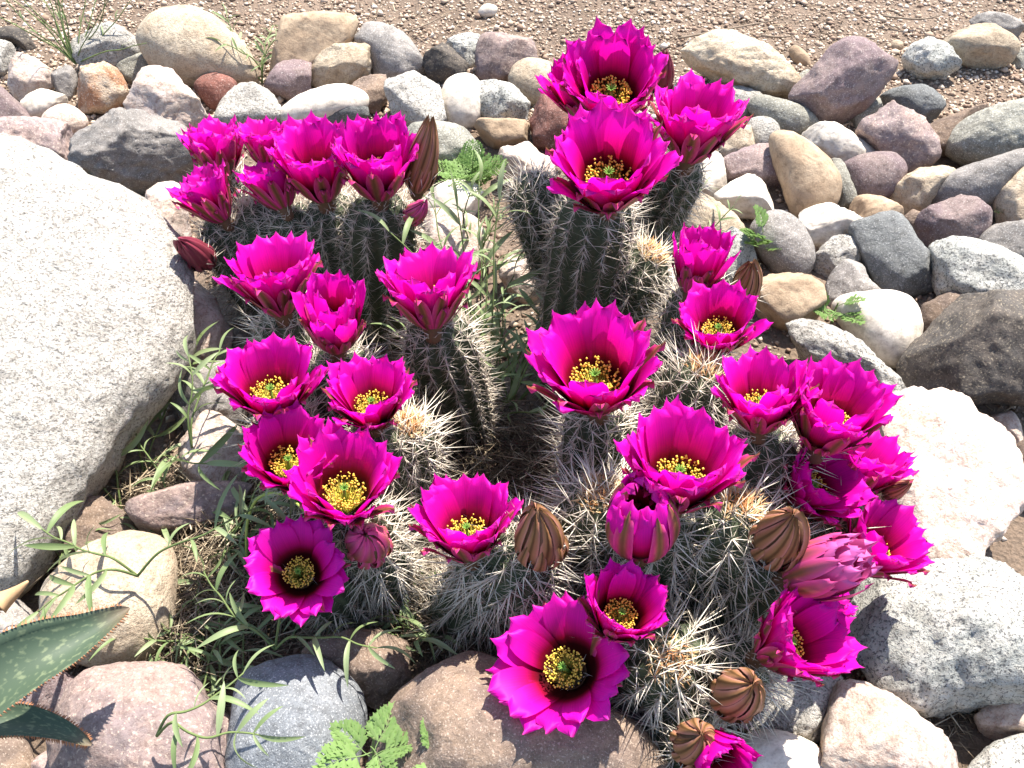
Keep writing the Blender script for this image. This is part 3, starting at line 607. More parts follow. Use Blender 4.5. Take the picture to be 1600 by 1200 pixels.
stem('d1', 'D', (1105, 568), .19, r=.029, lean=(.03, 0), tuft=True, pale=.9)
stem('d2', 'D', (1095, 458), .175, r=.025, lean=(.02, .03), pale=.8)
stem('d3', 'D', (1215, 690), .185, r=.031, lean=(.05, .01), pale=.8)
stem('d4', 'D', (1325, 800), .13, r=.026, lean=(.08, 0), pale=.8)
stem('d5', 'D', (1158, 785), .18, r=.032, lean=(.02, -.01), tuft=True, pale=.9)
stem('d6', 'D', (1222, 868), .15, r=.030, lean=(.05, -.02), pale=.9)
stem('d7', 'D', (1185, 1050), .10, r=.027, lean=(.05, -.03), pale=.9)
stem('e1', 'E', (935, 642), .17, r=.026, lean=(0, .01), pale=.9)
stem('e2', 'E', (940, 770), .165, r=.032, lean=(-.01, -.02), tuft=True, pale=1)
stem('e3', 'E', (845, 862), .14, r=.031, base_px=(690, 975), pale=1)
stem('e4', 'E', (1040, 812), .17, r=.034, lean=(.01, -.03), pale=1)
stem('e5', 'E', (742, 868), .125, r=.026, lean=(-.04, -.01), pale=.8)
stem('e6', 'E', (950, 990), .115, r=.027, lean=(-.02, -.05), pale=1, bald=True)
stem('e7', 'E', (1050, 1032), .125, r=.034, lean=(.01, -.07), tuft=True, pale=1)
stem('e8', 'E', (1095, 1165), .075, r=.026, lean=(.02, -.04), pale=1)

# ------------------------------------------------------------------ flowers
def profile(th0, th1, th2, r0, n=9, length=1.0):
    r, z = r0, 0.0; P = [(r, z)]
    for i in range(n):
        v = (i + .5) / n
        th = R(th0 + (th1 - th0) * v / .4) if v < .4 else R(th1 + (th2 - th1) * (v - .4) / .6)
        r += math.sin(th) * length / n; z += math.cos(th) * length / n; P.append((r, z))
    return P
def blade(name, prof, wfun, mat, m=6, rd=None, teeth=.0, twist=0.0, wave=.012, mid=0.0, cup=1.0):
    """petal / sepal following a cup profile around the Z axis"""
    n = len(prof) - 1; V = []; F = []; UV = []
    ph = rd.uniform(0, 6.28)
    for i, (r, z) in enumerate(prof):
        v = i / n; w_ = wfun(v); rc = max(r, .06) * 1.15 / cup + .05
        for j in range(m + 1):
            u = -1 + 2 * j / m; a = u * w_ / rc
            x = r - rc * (1 - math.cos(a)); y_ = rc * math.sin(a); zz = z
            if i == n:                                   # ragged, pointed tip
                zz -= .06 * (abs(u) ** 1.5) * 2.0; zz += teeth * rd.uniform(-1, 1)
            e = wave * math.sin(3.1 * u + 5 * v + ph) * v + mid * (1 - abs(u)) * v
            x += e; sa = twist * v
            V.append((x * math.cos(sa) - y_ * math.sin(sa), x * math.sin(sa) + y_ * math.cos(sa), zz + e * .4)); UV.append(((u + 1) / 2, v))
    for i in range(n):
        for j in range(m):
            a = i * (m + 1) + j; F.append((a, a + 1, a + m + 2, a + m + 1))
    return make_mesh(name, V, F, mat, True, UV)
def wpet(v, wmax=.19, peak=.70, base=.085):
    if v < peak: return base + (wmax - base) * math.sin(v / peak * math.pi / 2)
    q = (v - peak) / (1 - peak); return wmax * (max(0, 1 - q ** 2.3) ** .62) * .93 + .012
def wsep(v, wmax=.085):
    return wmax * (.55 + .45 * math.sin(min(1, v / .55) * math.pi / 2)) * (max(0, 1 - max(0, (v - .5) / .5) ** 1.9) ** .8) + .004
TYPES = {'open': (40, 19, 27, .12), 'wide': (46, 28, 56, .13), 'cup': (38, 15, 19, .12), 'half': (36, 7, 9, .12), 'tube': (26, 4, 6, .12), 'closed': (44, 4, -40, .13), 'wilted': (32, 0, -20, .12)}
LIB = {}
def lib(kind):
    if kind in LIB: return LIB[kind]
    rd = random.Random(sum(map(ord, kind)) * 3); th = TYPES[kind]; d = {'inner': [], 'outer': [], 'sepal': [], 'low': []}
    wk = {'open': 1, 'wide': 1.05, 'cup': .95, 'half': .8, 'tube': .72, 'closed': .72, 'wilted': .6}[kind]
    sh = kind in ('closed', 'wilted')
    MP = M_WILT if kind == 'wilted' else M_PETAL
    for i in range(6):
        j = lambda s: rd.uniform(-s, s)
        d['inner'].append(blade('petal', profile(th[0], th[1] + j(3), th[2] + j(6), th[3], 10, .96 + j(.05)), lambda v: wpet(v, (.185 + j(.0)) * wk), MP, 7, rd, .013, mid=.02))
        d['outer'].append(blade('petal', profile(th[0] + 2, th[1] + 4 + j(3), th[2] + 7 + j(7), th[3] + .014, 10, .93 + j(.07)), lambda v: wpet(v, .175 * wk, .66), MP, 7, rd, .015, mid=.02))
        d['sepal'].append(blade('sepal', profile(th[0] + 6, th[1] + (5 if sh else 9) + j(4), th[2] + (3 if sh else 9) + j(6), th[3] + .035, 9, (.76 + j(.10)) * {'half': .8, 'closed': 1.15, 'wilted': 1.18}.get(kind, 1)), lambda v: wsep(v, .098), M_PINKBUD if kind == 'wilted' else M_SEPAL, 4, rd, .0, mid=.015))
        d['low'].append(blade('sepal', profile(th[0] + 8, th[1] + (8 if sh else 14) + j(5), th[2] + (4 if sh else 12) + j(8), th[3] + .045, 7, (.48 + j(.09)) * {'half': .8, 'closed': 1.1, 'wilted': 1.4}.get(kind, 1)), lambda v: wsep(v, .072), M_PINKBUD if kind == 'wilted' else M_SEPAL, 4, rd, .0, mid=.01))
    # stamens: crowded ring of yellow anthers on thin filaments
    V = []; T = []; tn = []
    def octa(c, s, tone):
        b = len(V)
        for o in OCT: V.append((c[0] + o[0] * s, c[1] + o[1] * s, c[2] + o[2] * s * 1.25)); tn.append(tone)
        T.extend([tuple(b + q for q in f) for f in OCTF])
    sc = {'open': 1, 'wide': 1.02, 'cup': .9}.get(kind, .7)
    for _ in range(230):
        a = rd.uniform(0, 6.283); q = math.sqrt(rd.uniform(.06, 1)); rr = .24 * q * sc; zz = .31 + .06 * q + rd.gauss(0, .022) - .07 * (q < .45)
        octa((rr * math.cos(a), rr * math.sin(a), zz), rd.uniform(.010, .017), rd.uniform(.45, 1))
        b = len(V); r2 = .11 * q
        for k in range(3):
            an = a + k * 2.09; V.append((r2 * math.cos(a) + .004 * math.cos(an), r2 * math.sin(a) + .004 * math.sin(an), .06)); tn.append(0.05)
        V.append((rr * math.cos(a), rr * math.sin(a), zz)); tn.append(.35); T.extend([(b, b + 1, b + 3), (b + 1, b + 2, b + 3), (b + 2, b, b + 3)])
    d['stamens'] = np_tris('stamens', V, T, M_STAMEN, tn)
    parts = [tube([Vector((0, 0, .05)), Vector((0, 0, .25)), Vector((0, 0, .40))], .018, .020, 6)]
    for k in range(10):
        a = k / 10 * 6.283; parts.append(tube([Vector((.01 * math.cos(a), .01 * math.sin(a), .39)), Vector((.028 * math.cos(a), .028 * math.sin(a), .43)), Vector((.055 * math.cos(a), .055 * math.sin(a), .45))], .012, .006, 4))
    v, f = join(parts); d['stigma'] = make_mesh('stigma', v, f, M_STIGMA)
    # tube of the flower
    pr = [(.05, -.26), (.10, -.22), (.115, -.12), (.125, -.03), (.15, .04), (.20, .12)]; k = 16
    V = [(r * math.cos(6.2832 * j / k), r * math.sin(6.2832 * j / k), z) for r, z in pr for j in range(k)]; F = []
    for i in range(len(pr) - 1):
        for j in range(k): F.append((i * k + j, i * k + (j + 1) % k, (i + 1) * k + (j + 1) % k, (i + 1) * k + j))
    F.append(tuple(range(k))[::-1]); d['tube'] = make_mesh('flower', V, F, M_TUBE)
    it = []
    for _ in range(34):
        a = rd.uniform(0, 6.283); z = rd.uniform(-.24, .06); r = .11 + max(0, z) * .6
        o = Vector((math.cos(a), math.sin(a), 0)); it.append(((o.x * r, o.y * r, z), (o.x + rd.gauss(0, .4), o.y + rd.gauss(0, .4), rd.uniform(.1, 1.3)), rd.uniform(.14, .34), .0066, rd.uniform(.55, 1)))
    d['tspines'] = spine_mesh('tube_spines', it, M_SPINE)
    pf = profile(*TYPES[kind], 10, .96); d['R'] = max(q[0] for q in pf); d['Z'] = pf[-1][1]
    LIB[kind] = d; return d
def aim(axis, roll):
    q = axis.to_track_quat('Z', 'Y'); return (q.to_matrix() @ Matrix.Rotation(roll, 3, 'Z')).to_4x4()
def axis_from_px(bpx, mpx, dep, L):
    """axis of a thing of length L whose foreshortened image runs from bpx to mpx, leaning to the viewer"""
    dx = (mpx[0] - bpx[0]) / FPX * dep; dy = (mpx[1] - bpx[1]) / FPX * dep; q = math.hypot(dx, dy)
    if q > .97 * L: dx *= .97 * L / q; dy *= .97 * L / q; q = .97 * L
    vd = ray(*bpx).normalized(); a = RT * dx - UP * dy - vd * math.sqrt(L * L - q * q); return a.normalized()
FN = [0]
def flower(sid, bpx, mpx, width, kind='open', dz=0.0, label=None, stamens=True):
    st = STEMS[sid]; root = PLANTS[st['plant']]; d = lib(kind); FN[0] += 1; rd = random.Random(FN[0] * 13)
    dep = st['depth'] - .012 + dz; s = (width / 2 * (dep - .03) / FPX) / (d['R'] * 1.03); L = s * (d['Z'] + .06)
    k_ = 1.0 if kind == 'wide' else 1.07
    mpx = (bpx[0] + (mpx[0] - bpx[0]) * k_, bpx[1] + (mpx[1] - bpx[1]) * k_)
    ax = axis_from_px(bpx, mpx, dep, L); B = at_depth(*bpx, dep); O = B + ax * (.06 * s)
    M = Matrix.Translation(O - root.location) @ aim(ax, rd.uniform(0, 6.28)) @ Matrix.Scale(s, 4)
    f = mesh_obj('flower', d['tube'], parent=root, M=M)
    if label: f['label'] = label
    def ring(key, nm, n, off, tilt):
        for k in range(n):
            a = 2 * math.pi * (k + off + rd.uniform(-.18, .18)) / n
            mm = Matrix.Rotation(a, 4, 'Z') @ Matrix.Rotation(R(rd.gauss(0, tilt)), 4, 'Y') @ Matrix.Scale(rd.uniform(.95, 1.04), 4)
            mesh_obj(nm, rd.choice(d[key]), parent=f, M=mm)
    small = width < 75
    np_ = 8 if kind in ('half', 'closed', 'wilted') else 9 if small else 11
    ring('inner', 'petal', np_, 0, 3.0); ring('outer', 'petal', np_, .5, 4)
    ring('sepal', 'sepal', 12 if kind in ('closed', 'wilted') else 11, .25, 2.5); ring('low', 'sepal', 9, .6, 3)
    if stamens:
        q = mesh_obj('stamens', d['stamens'], parent=f); q['kind'] = 'stuff'; mesh_obj('stigma', d['stigma'], parent=f)
    q = mesh_obj('tube_spines', d['tspines'], parent=f); q['kind'] = 'stuff'
    return f
BL = {}
def budlib(kind):
    if kind in BL: return BL[kind]
    rd = random.Random(len(BL) + 77); d = []
    mat = {'brown': M_BUD, 'pink': M_PINKBUD, 'dead': M_DEAD}[kind]
    def pr(sc, ln, j):
        P = []
        for i in range(10):
            v = i / 9; r = sc * (.30 * max(0, math.sin(math.pi * (0.18 + .82 * v ** .95))) ** .8 + .012); P.append((r * (1 + j * v), v * ln - .02))
        return P
    for i in range(5): d.append((blade('sepal', pr(1 - .0 * i, .95 + rd.uniform(-.04, .05), rd.uniform(-.15, .12)), lambda v: .135 * (1 - .93 * v ** 2.6), mat, 6, rd, 0, twist=.85, wave=.012, mid=.05),
                                 blade('sepal', pr(1.08, .60 + rd.uniform(-.12, .12), .05), lambda v: .095 * (1 - .96 * v ** 2), mat, 4, rd, 0, twist=.5, wave=.015, mid=.06)))
    # core
    k = 14; V = []; F = []; P = pr(.93, .93, 0)
    for r, z in [(.05, -.2), (.14, -.14)] + P:
        for j in range(k): V.append((r * math.cos(6.2832 * j / k), r * math.sin(6.2832 * j / k), z))
    for i in range(len(P) + 1):
        for j in range(k): F.append((i * k + j, i * k + (j + 1) % k, (i + 1) * k + (j + 1) % k, (i + 1) * k + j))
    core = make_mesh('bud', V, F, M_TUBE if kind != 'dead' else M_DEAD)
    it = []
    for _ in range(26):
        a = rd.uniform(0, 6.283); z = rd.uniform(-.15, .3); o = Vector((math.cos(a), math.sin(a), 0)); r = .27
        it.append(((o.x * r, o.y * r, z), (o.x * .8 + rd.gauss(0, .5), o.y * .8 + rd.gauss(0, .5), rd.uniform(-.2, 1.1)), rd.uniform(.2, .5), .010, rd.uniform(.6, 1)))
    BL[kind] = (d, core, spine_mesh('bud_spines', it, M_SPINE)); return BL[kind]
def bud(sid, bpx, tpx, width, kind='brown', length=1.35, dz=0.0, label=None):
    st = STEMS[sid]; root = PLANTS[st['plant']]; FN[0] += 1; rd = random.Random(FN[0] * 13); d, core, spn = budlib(kind)
    dep = st['depth'] - .008 + dz; s = (width / 2 * dep / FPX) / .33; L = s * .95 * length
    ax = axis_from_px(bpx, tpx, dep, L); B = at_depth(*bpx, dep)
    M = Matrix.Translation(B + ax * (.1 * s) - root.location) @ aim(ax, rd.uniform(0, 6.28)) @ Matrix.Diagonal((s, s, s * length, 1))
    f = mesh_obj('bud', core, parent=root, M=M)
    if label: f['label'] = label
    for k in range(9): mesh_obj('sepal', rd.choice(d)[0], parent=f, M=Matrix.Rotation(6.2832 * (k + rd.uniform(-.15, .15)) / 9, 4, 'Z') @ Matrix.Scale(rd.uniform(.94, 1.06), 4))
    for k in range(8): mesh_obj('sepal', rd.choice(d)[1], parent=f, M=Matrix.Rotation(6.2832 * (k + .5 + rd.uniform(-.15, .15)) / 8, 4, 'Z') @ Matrix.Scale(rd.uniform(1.0, 1.06), 4))
    q = mesh_obj('bud_spines', spn, parent=f); q['kind'] = 'stuff'; return f
# back left clump
flower('a1', (594, 308), (586, 228), 122, 'cup'); flower('a5', (508, 312), (490, 232), 118, 'cup')
flower('a2', (420, 262), (412, 205), 86, 'open', .02, 'pale faded pink flower behind'); flower('a6', (446, 328), (416, 262), 100, 'open')
flower('a3', (350, 278), (332, 208), 88, 'cup', 0); flower('a4', (352, 345), (312, 290), 86, 'cup')
bud('a1', (652, 298), (668, 208), 46, 'brown', 1.75, .0, 'upright striped brown bud'); bud('a1', (640, 345), (660, 318), 32, 'pink', 1.2, -.01)
# left clump
flower('b1', (442, 490), (424, 405), 138, 'open'); flower('b2', (527, 545), (517, 462), 92, 'half'); flower('b3', (676, 513), (668, 420), 142, 'open')
flower('b4', (430, 650), (416, 575), 146, 'open'); flower('b5', (585, 664), (575, 597), 128, 'open'); flower('b7', (452, 748), (448, 692), 136, 'open', .02)
flower('b7', (540, 800), (536, 732), 158, 'open'); flower('b9', (474, 905), (460, 885), 162, 'wide')
bud('b8', (578, 860), (572, 838), 66, 'pink', 1.0, 0, 'closed dark red bud with pink centre'); bud('a4', (326, 412), (290, 384), 42, 'dead', 1.5, -.012, 'shrivelled dark red dead flower')
# tall back clump
flower('c0', (955, 185), (955, 112), 140, 'cup'); flower('c0', (912, 178), (888, 118), 70, 'half', .02); flower('c4', (1072, 252), (1092, 168), 142, 'open'); flower('c1', (950, 320), (952, 240), 172, 'open')
bud('c4', (1032, 150), (1038, 98), 34, 'dead', 1.6, .03)
# right clump
flower('d2', (1080, 458), (1102, 374), 80, 'half', 0, 'half closed tubular flower'); flower('d2', (1122, 546), (1122, 486), 120, 'open', -.035); bud('d2', (1160, 470), (1172, 420), 46, 'brown', 1.4, .03)
flower('d3', (1186, 672), (1194, 588), 140, 'open'); flower('d3', (1278, 700), (1318, 615), 140, 'cup'); flower('d4', (1320, 775), (1362, 698), 130, 'open', .02)
flower('d4', (1235, 775), (1296, 748), 118, 'cup', .01); flower('d4', (1335, 885), (1394, 835), 132, 'open')
bud('d4', (1385, 775), (1415, 758), 26, 'brown', 2.0, 0)
bud('d6', (1205, 866), (1236, 812), 80, 'brown', 1.3); flower('d6', (1232, 905), (1325, 876), 72, 'wilted', .0, 'long wilted pink flower closed to a point', False)
flower('d7', (1190, 1025), (1272, 985), 138, 'cup'); flower('d7', (1262, 962), (1312, 932), 70, 'cup', .02); bud('d7', (1140, 1095), (1172, 1072), 76, 'brown', 1.15)
# front clump
flower('e1', (934, 637), (926, 545), 186, 'open'); flower('e4', (1052, 788), (1072, 692), 182, 'open'); flower('e4', (1000, 858), (1008, 772), 100, 'closed', -.012, 'large pink streaked bud about to open', False)
bud('e3', (848, 872), (838, 800), 76, 'brown', 1.3); flower('e5', (736, 868), (722, 785), 148, 'open')
flower('e6', (958, 985), (985, 930), 122, 'cup', -.02); flower('e6', (898, 1056), (866, 1032), 212, 'wide', .008, 'widest flower, seen into its yellow centre')
flower('e8', (1092, 1152), (1132, 1196), 84, 'half', 0, stamens=False); bud('e8', (1080, 1172), (1095, 1150), 70, 'brown', 1.0)

# ------------------------------------------------------------------ dry litter round the stems
def litter(name, px_spots, n, spread, label, zmax, lo, hi, tmu):
    it = []
    for _ in range(n):
        px, py = random.choice(px_spots); p = at_z(px + random.gauss(0, spread), py + random.gauss(0, spread * .8), 0)
        a = random.uniform(0, 6.283); p.z = ground_h(p.x, p.y) + random.random() ** 2 * zmax
        it.append((tuple(p), (math.cos(a), math.sin(a), random.gauss(.05, .28)), random.uniform(lo, hi), random.uniform(.0004, .0009), min(1, max(0, random.gauss(tmu, .24)))))
    return tag(mesh_obj(name, spine_mesh(name, it, M_LITTER)), label, 'litter', None, 'stuff')
litter('dry_litter', [(770, 680), (820, 720), (860, 740), (720, 720), (800, 780), (700, 660), (900, 720), (680, 760), (640, 900), (620, 830), (690, 1000), (730, 980), (560, 900)], 3800, 34, 'dry brown straw and fallen spines heaped between the cactus stems', .035, .012, .05, .4)
litter('dry_litter', [(240, 1000), (300, 1020), (330, 960), (280, 940), (350, 900), (300, 850), (240, 780), (420, 980), (330, 800), (400, 830), (520, 960), (150, 860)], 3600, 38, 'grey dry grass and twigs among the weeds on the left', .03, .015, .06, .66)
litter('dry_litter', [(1380, 1130), (1460, 1140), (1500, 1120), (1440, 660), (1560, 640), (1400, 600)], 420, 34, 'scattered dry bits on the soil between the right hand boulders', .006, .008, .03, .55)
litter('dry_litter', [(x_, y_) for x_ in range(0, 1640, 80) for y_ in (12, 40)] + [(1300, 40), (1150, 40), (1000, 60), (620, 40), (420, 60)] * 3, 520, 30, 'short dry stalks strewn over the open gravel', .004, .010, .045, .35)
for i, (a, b_, c_) in enumerate([((1060, 60), (1140, 45), (1230, 28)), ((560, 60), (640, 48), (700, 22)), ((1190, 55), (1215, 58), (1240, 56)), ((905, 60), (990, 90), (1040, 62)), ((1380, 25), (1440, 30), (1480, 20)), ((1235, 150), (1290, 196), (1330, 192))]):
    P = [at_z(*q, .008 + .004 * k) for k, q in enumerate((a, b_, c_))]; v, f = tube(catmull(P, 6), .0018, .0008, 5); l = P[0]
    o = mesh_obj('twig', make_mesh('twig', [q - l for q in v], f, M_TWIG), loc=l)
    tag(o, ['thin dry twig on the gravel behind the broad buff boulder', 'thin dry twig on the gravel by the grey boulder', 'short pale stick on the gravel above the broad buff boulder', 'curved dry twig on the gravel behind the top flowers', 'short dark twig on the gravel behind the flecked rock', 'dry stalk beneath the long purple rock'][i], 'twig', 'twigs on the gravel')

# ------------------------------------------------------------------ weeds
def leaf_mesh(rd, wd=.075, curl=.25):
    V = []; F = []; UV = []; n = 8
    for i in range(n + 1):
        v = i / n; w_ = wd * math.sin(math.pi * min(1, .06 + v * .94)) ** .7; zc = curl * (v * v) * -1 + .12 * math.sin(v * 3)
        for j, u in enumerate((-1, 0, 1)): V.append((v, u * w_, zc + abs(u) * w_ * .45)); UV.append((j / 2, v))
        if i:
            a = (i - 1) * 3; F += [(a, a + 1, a + 4, a + 3), (a + 1, a + 2, a + 5, a + 4)]
    return make_mesh('leaf', V, F, M_LEAF, True, UV)
rdl = random.Random(5); LEAVES = [leaf_mesh(rdl, rdl.uniform(.04, .075), rdl.uniform(-.05, .4)) for _ in range(6)]
def put_leaf(root, p, d, ln, rd, up=.25):
    d = d.normalized(); q = d.to_track_quat('X', 'Z').to_matrix() @ Matrix.Rotation(rd.gauss(0, .6), 3, 'X')
    mesh_obj('leaf', rd.choice(LEAVES), parent=root, M=Matrix.Translation(p - root.location) @ q.to_4x4() @ Matrix.Scale(ln, 4))
def weed(px, py, ns, length, rise, label, leaf=.034, dirs=None, seed=0, z0=.0, group='narrow leaved weeds'):
    rd = random.Random(seed * 31 + 5); root = empty('leafy_weed', at_z(px, py, z0)); tag(root, label, 'weed', group)
    for s in range(ns):
        a = rd.uniform(0, 6.283) if dirs is None else R(dirs[s % len(dirs)] + rd.uniform(-18, 18)); L = length * rd.uniform(.65, 1.2)
        P = [root.location.copy()]; d = Vector((math.cos(a), math.sin(a), rise * rd.uniform(.7, 1.3))).normalized()
        for k in range(6):
            d = (d + Vector((rd.gauss(0, .2), rd.gauss(0, .2), rd.gauss(-.07, .12)))).normalized(); q = P[-1] + d * (L / 6); q.z = max(q.z, .018 + z0); P.append(q)
        C_ = catmull(P, 4); v, f = tube(C_, .0011, .0006, 5)
        mesh_obj('stalk', make_mesh('stalk', [q - root.location for q in v], f, M_STEMG), parent=root)
        for k in range(6, len(C_), 4):
            t_ = (C_[min(k + 1, len(C_) - 1)] - C_[k - 1]).normalized(); sd_ = t_.cross(Vector((0, 0, 1))).normalized()
            for sg in ((1, -1) if rd.random() < .6 else (rd.choice((1, -1)),)):
                put_leaf(root, C_[k], sd_ * sg * rd.uniform(.6, 1.1) + t_ * rd.uniform(.2, .9) + Vector((0, 0, rd.uniform(-.1, .5))), leaf * rd.uniform(.6, 1.25), rd)
        put_leaf(root, C_[-1], C_[-1] - C_[-2], leaf, rd)
    return root
W = [(225, 740, 4, .10, .7, 'narrow leaved weed against the shaded edge of the huge white boulder', .042, (20, 70, 150, 200)),
     (190, 800, 4, .09, .6, 'narrow leaved weed under the huge white boulder above the beige stone', .036, None),
     (300, 700, 3, .08, .9, 'narrow leaved weed growing over the cream rock', .03, (60, 100, 20)),
     (285, 830, 4, .09, .5, 'narrow leaved weed on the flat mauve rock', .034, None),
     (100, 915, 4, .07, .6, 'narrow leaved weed at the corner of the beige stone and white boulder', .026, (10, 60, 100, 340)),
     (215, 900, 4, .10, .3, 'narrow leaved weed sprawling across the beige stone', .036, (170, 200, 20, 320)),
     (330, 890, 5, .10, .4, 'narrow leaved weed left of the lowest left flower', .032, None),
     (385, 965, 5, .10, .4, 'narrow leaved weed just below the lowest left flower', .03, None),
     (330, 1005, 4, .08, .4, 'narrow leaved weed behind the large mauve mottled stone', .028, None),
     (345, 1085, 4, .09, .5, 'narrow leaved weed between mauve and blue grey stones', .03, (80, 200, 260, 300)),
     (430, 1015, 4, .09, .5, 'narrow leaved weed drooping on top of the blue grey stone', .03, (0, 40, 160, 300)),
     (560, 985, 4, .08, .5, 'narrow leaved weed behind the brown stone', .03, None),
     (605, 940, 3, .08, .5, 'narrow leaved weed under the closed dark red bud', .03, None),
     (690, 1010, 3, .06, .7, 'small bright weed in the dark hollow by the brown stone', .03, (250, 200, 20)),
     (245, 1150, 3, .10, .15, 'thin trailing weed lying on the mauve mottled stone', .028, (20, 40, 190))]
for i, q in enumerate(W): weed(q[0], q[1], max(2, q[2] - 1), q[3], q[4], q[5], q[6], q[7], seed=i, z0={5: .075, 14: .085, 2: .06, 10: .06}.get(i, .0))
weed(762, 670, 13, .20, 1.9, 'tall leafy green weed growing between the stems in the middle', .034, (95, 110, 60, 80, 130, 40), seed=40, group='tall weeds in the clump')
weed(800, 640, 11, .15, 1.7, 'bushy green weed at the foot of the dark green column', .032, (100, 60, 150, 20), seed=41, group='tall weeds in the clump')
weed(745, 440, 4, .10, 2.2, 'thin stalked weed in front of the white slab', .026, (90, 70, 120), seed=42, group='tall weeds in the clump')
weed(1060, 420, 3, .10, 1.3, 'thin curly weed behind the spiny right branch', .022, (60, 90, 30), seed=43, group='tall weeds in the clump')
weed(410, 130, 4, .09, 2.0, 'tuft of thin green weed between domed boulder and tan slab', .024, (90, 60, 120, 100), seed=44, group='weeds at the gravel edge')
# wiry herb on the gravel
root = empty('wiry_herb', at_z(118, 100, .02)); tag(root, 'sparse wiry grey green herb in front of the white angular rock', 'weed', 'weeds at the gravel edge'); rd = random.Random(3)
for s in range(16):
    a = R(rd.uniform(20, 160)); d = Vector((math.cos(a), math.sin(a) * .4, rd.uniform(.4, 1.2))).normalized(); P = [root.location.copy()]
    for k in range(5): d = (d + Vector((rd.gauss(0, .16), rd.gauss(0, .16), rd.gauss(0, .12)))).normalized(); P.append(P[-1] + d * .028)
    v, f = tube(catmull(P, 3), .0011, .0005, 4); mesh_obj('stalk', make_mesh('stalk', [q - root.location for q in v], f, M_STEMG), parent=root)
    for k in range(2, 6):
        if rd.random() < .6: put_leaf(root, P[k], d + Vector((rd.gauss(0, .6), rd.gauss(0, .6), .3)), .016, rd)
# ferny weeds: finely divided leaves
def frond_mesh(rd, lobes=7):
    V = []; F = []; UV = []
    def tri(a, b, c_):
        i = len(V); V.extend([a, b, c_]); UV.extend([(.3, .1), (.8, .5), (.3, .9)]); F.append((i, i + 1, i + 2))
    def leaflet(p, d, nrm, ln, wd):
        s = nrm.cross(d).normalized(); i = len(V); tip = p + d * ln
        pts = [p, p + d * ln * .35 + s * wd, p + d * ln * .55 + s * wd * .7, p + d * ln * .75 + s * wd * .9, tip, p + d * ln * .75 - s * wd * .9, p + d * ln * .55 - s * wd * .7, p + d * ln * .35 - s * wd]
        V.extend(pts); UV.extend([(.5, 0), (.9, .3), (.8, .5), (.9, .7), (.5, 1), (.1, .7), (.2, .5), (.1, .3)]); F.append(tuple(range(i, i + 8)))
    P = []
    for k in range(11):
        v = k / 10; P.append(Vector((v, .05 * math.sin(v * 4 + rd.random()), .18 * v - .32 * v * v)))
    v_, f_ = tube(P, .014, .006, 4); o = len(V); V.extend(v_); UV.extend([(.5, .5)] * len(v_)); F.extend([tuple(q + o for q in f) for f in f_])
    for k in range(2, 11):
        v = k / 10; t_ = (P[k] - P[k - 1]).normalized(); ln = .36 * math.sin(math.pi * (.22 + .66 * v)) + .05
        for sg in (1, -1):
            d = (Vector((.55, sg * .85, rd.uniform(-.05, .25)))).normalized(); nrm = Vector((rd.gauss(0, .2), rd.gauss(0, .2), 1)).normalized()
            for m_ in range(4):
                q = P[k] + d * ln * (m_ + .4) / 4
                leaflet(q, (d + Vector((.6, -sg * .5, .1))).normalized(), nrm, ln * .34, ln * .085); leaflet(q, (d + Vector((-.35, sg * .6, .1))).normalized(), nrm, ln * .30, ln * .08)
            leaflet(P[k] + d * ln * .9, d, nrm, ln * .35, ln * .1)
    leaflet(P[-1], Vector((1, 0, -.2)).normalized(), Vector((0, 0, 1)), .16, .05)
    return make_mesh('frond', V, F, M_FERN, False, UV)
def lobed_mesh(rd):
    V = []; F = []; UV = []; P = [Vector((k / 8, .03 * math.sin(k * .8), .10 * k / 8 - .22 * (k / 8) ** 2)) for k in range(9)]
    v_, f_ = tube(P, .016, .008, 4); V.extend(v_); UV.extend([(.5, .5)] * len(v_)); F.extend(f_)
    def lobe(p, d, ln, wd):
        nrm = Vector((rd.gauss(0, .15), rd.gauss(0, .15), 1)).normalized(); s_ = nrm.cross(d).normalized(); i = len(V)
        V.append(p); UV.append((.5, 0)); m_ = 10
        for k in range(m_ + 1):
            a = -1 + 2 * k / m_; rr = 1 + .16 * math.cos(a * 11); x = ln * (.35 + .65 * math.cos(a * 1.35)) * rr; y = wd * math.sin(a * 1.9) * rr
            V.append(p + d * x + s_ * y + nrm * (.05 * ln * math.cos(a * 3))); UV.append((.5 + .4 * a, .5 + .4 * math.cos(a)))
        for k in range(m_): F.append((i, i + 1 + k, i + 2 + k))
    for k in range(3, 9):
        ln = .30 * math.sin(math.pi * (.2 + .085 * k)) + .10
        for sg in (1, -1):
            d = Vector((.62, sg * .8, rd.uniform(0, .2))).normalized(); st_ = P[k] + d * ln * .35; lobe(P[k], d, ln * .8, ln * .26)
            lobe(st_, (d + Vector((.7, -sg * .4, 0))).normalized(), ln * .55, ln * .2); lobe(st_, (d + Vector((-.5, sg * .5, 0))).normalized(), ln * .5, ln * .18); lobe(P[k] + d * ln * .6, d, ln * .6, ln * .24)
    lobe(P[-1], Vector((1, 0, -.2)).normalized(), .28, .13)
    return make_mesh('frond', V, F, M_FERN, False, UV)
rdf = random.Random(9); LOBED = [lobed_mesh(rdf) for _ in range(3)]; FRONDS = [frond_mesh(rdf) for _ in range(4)]
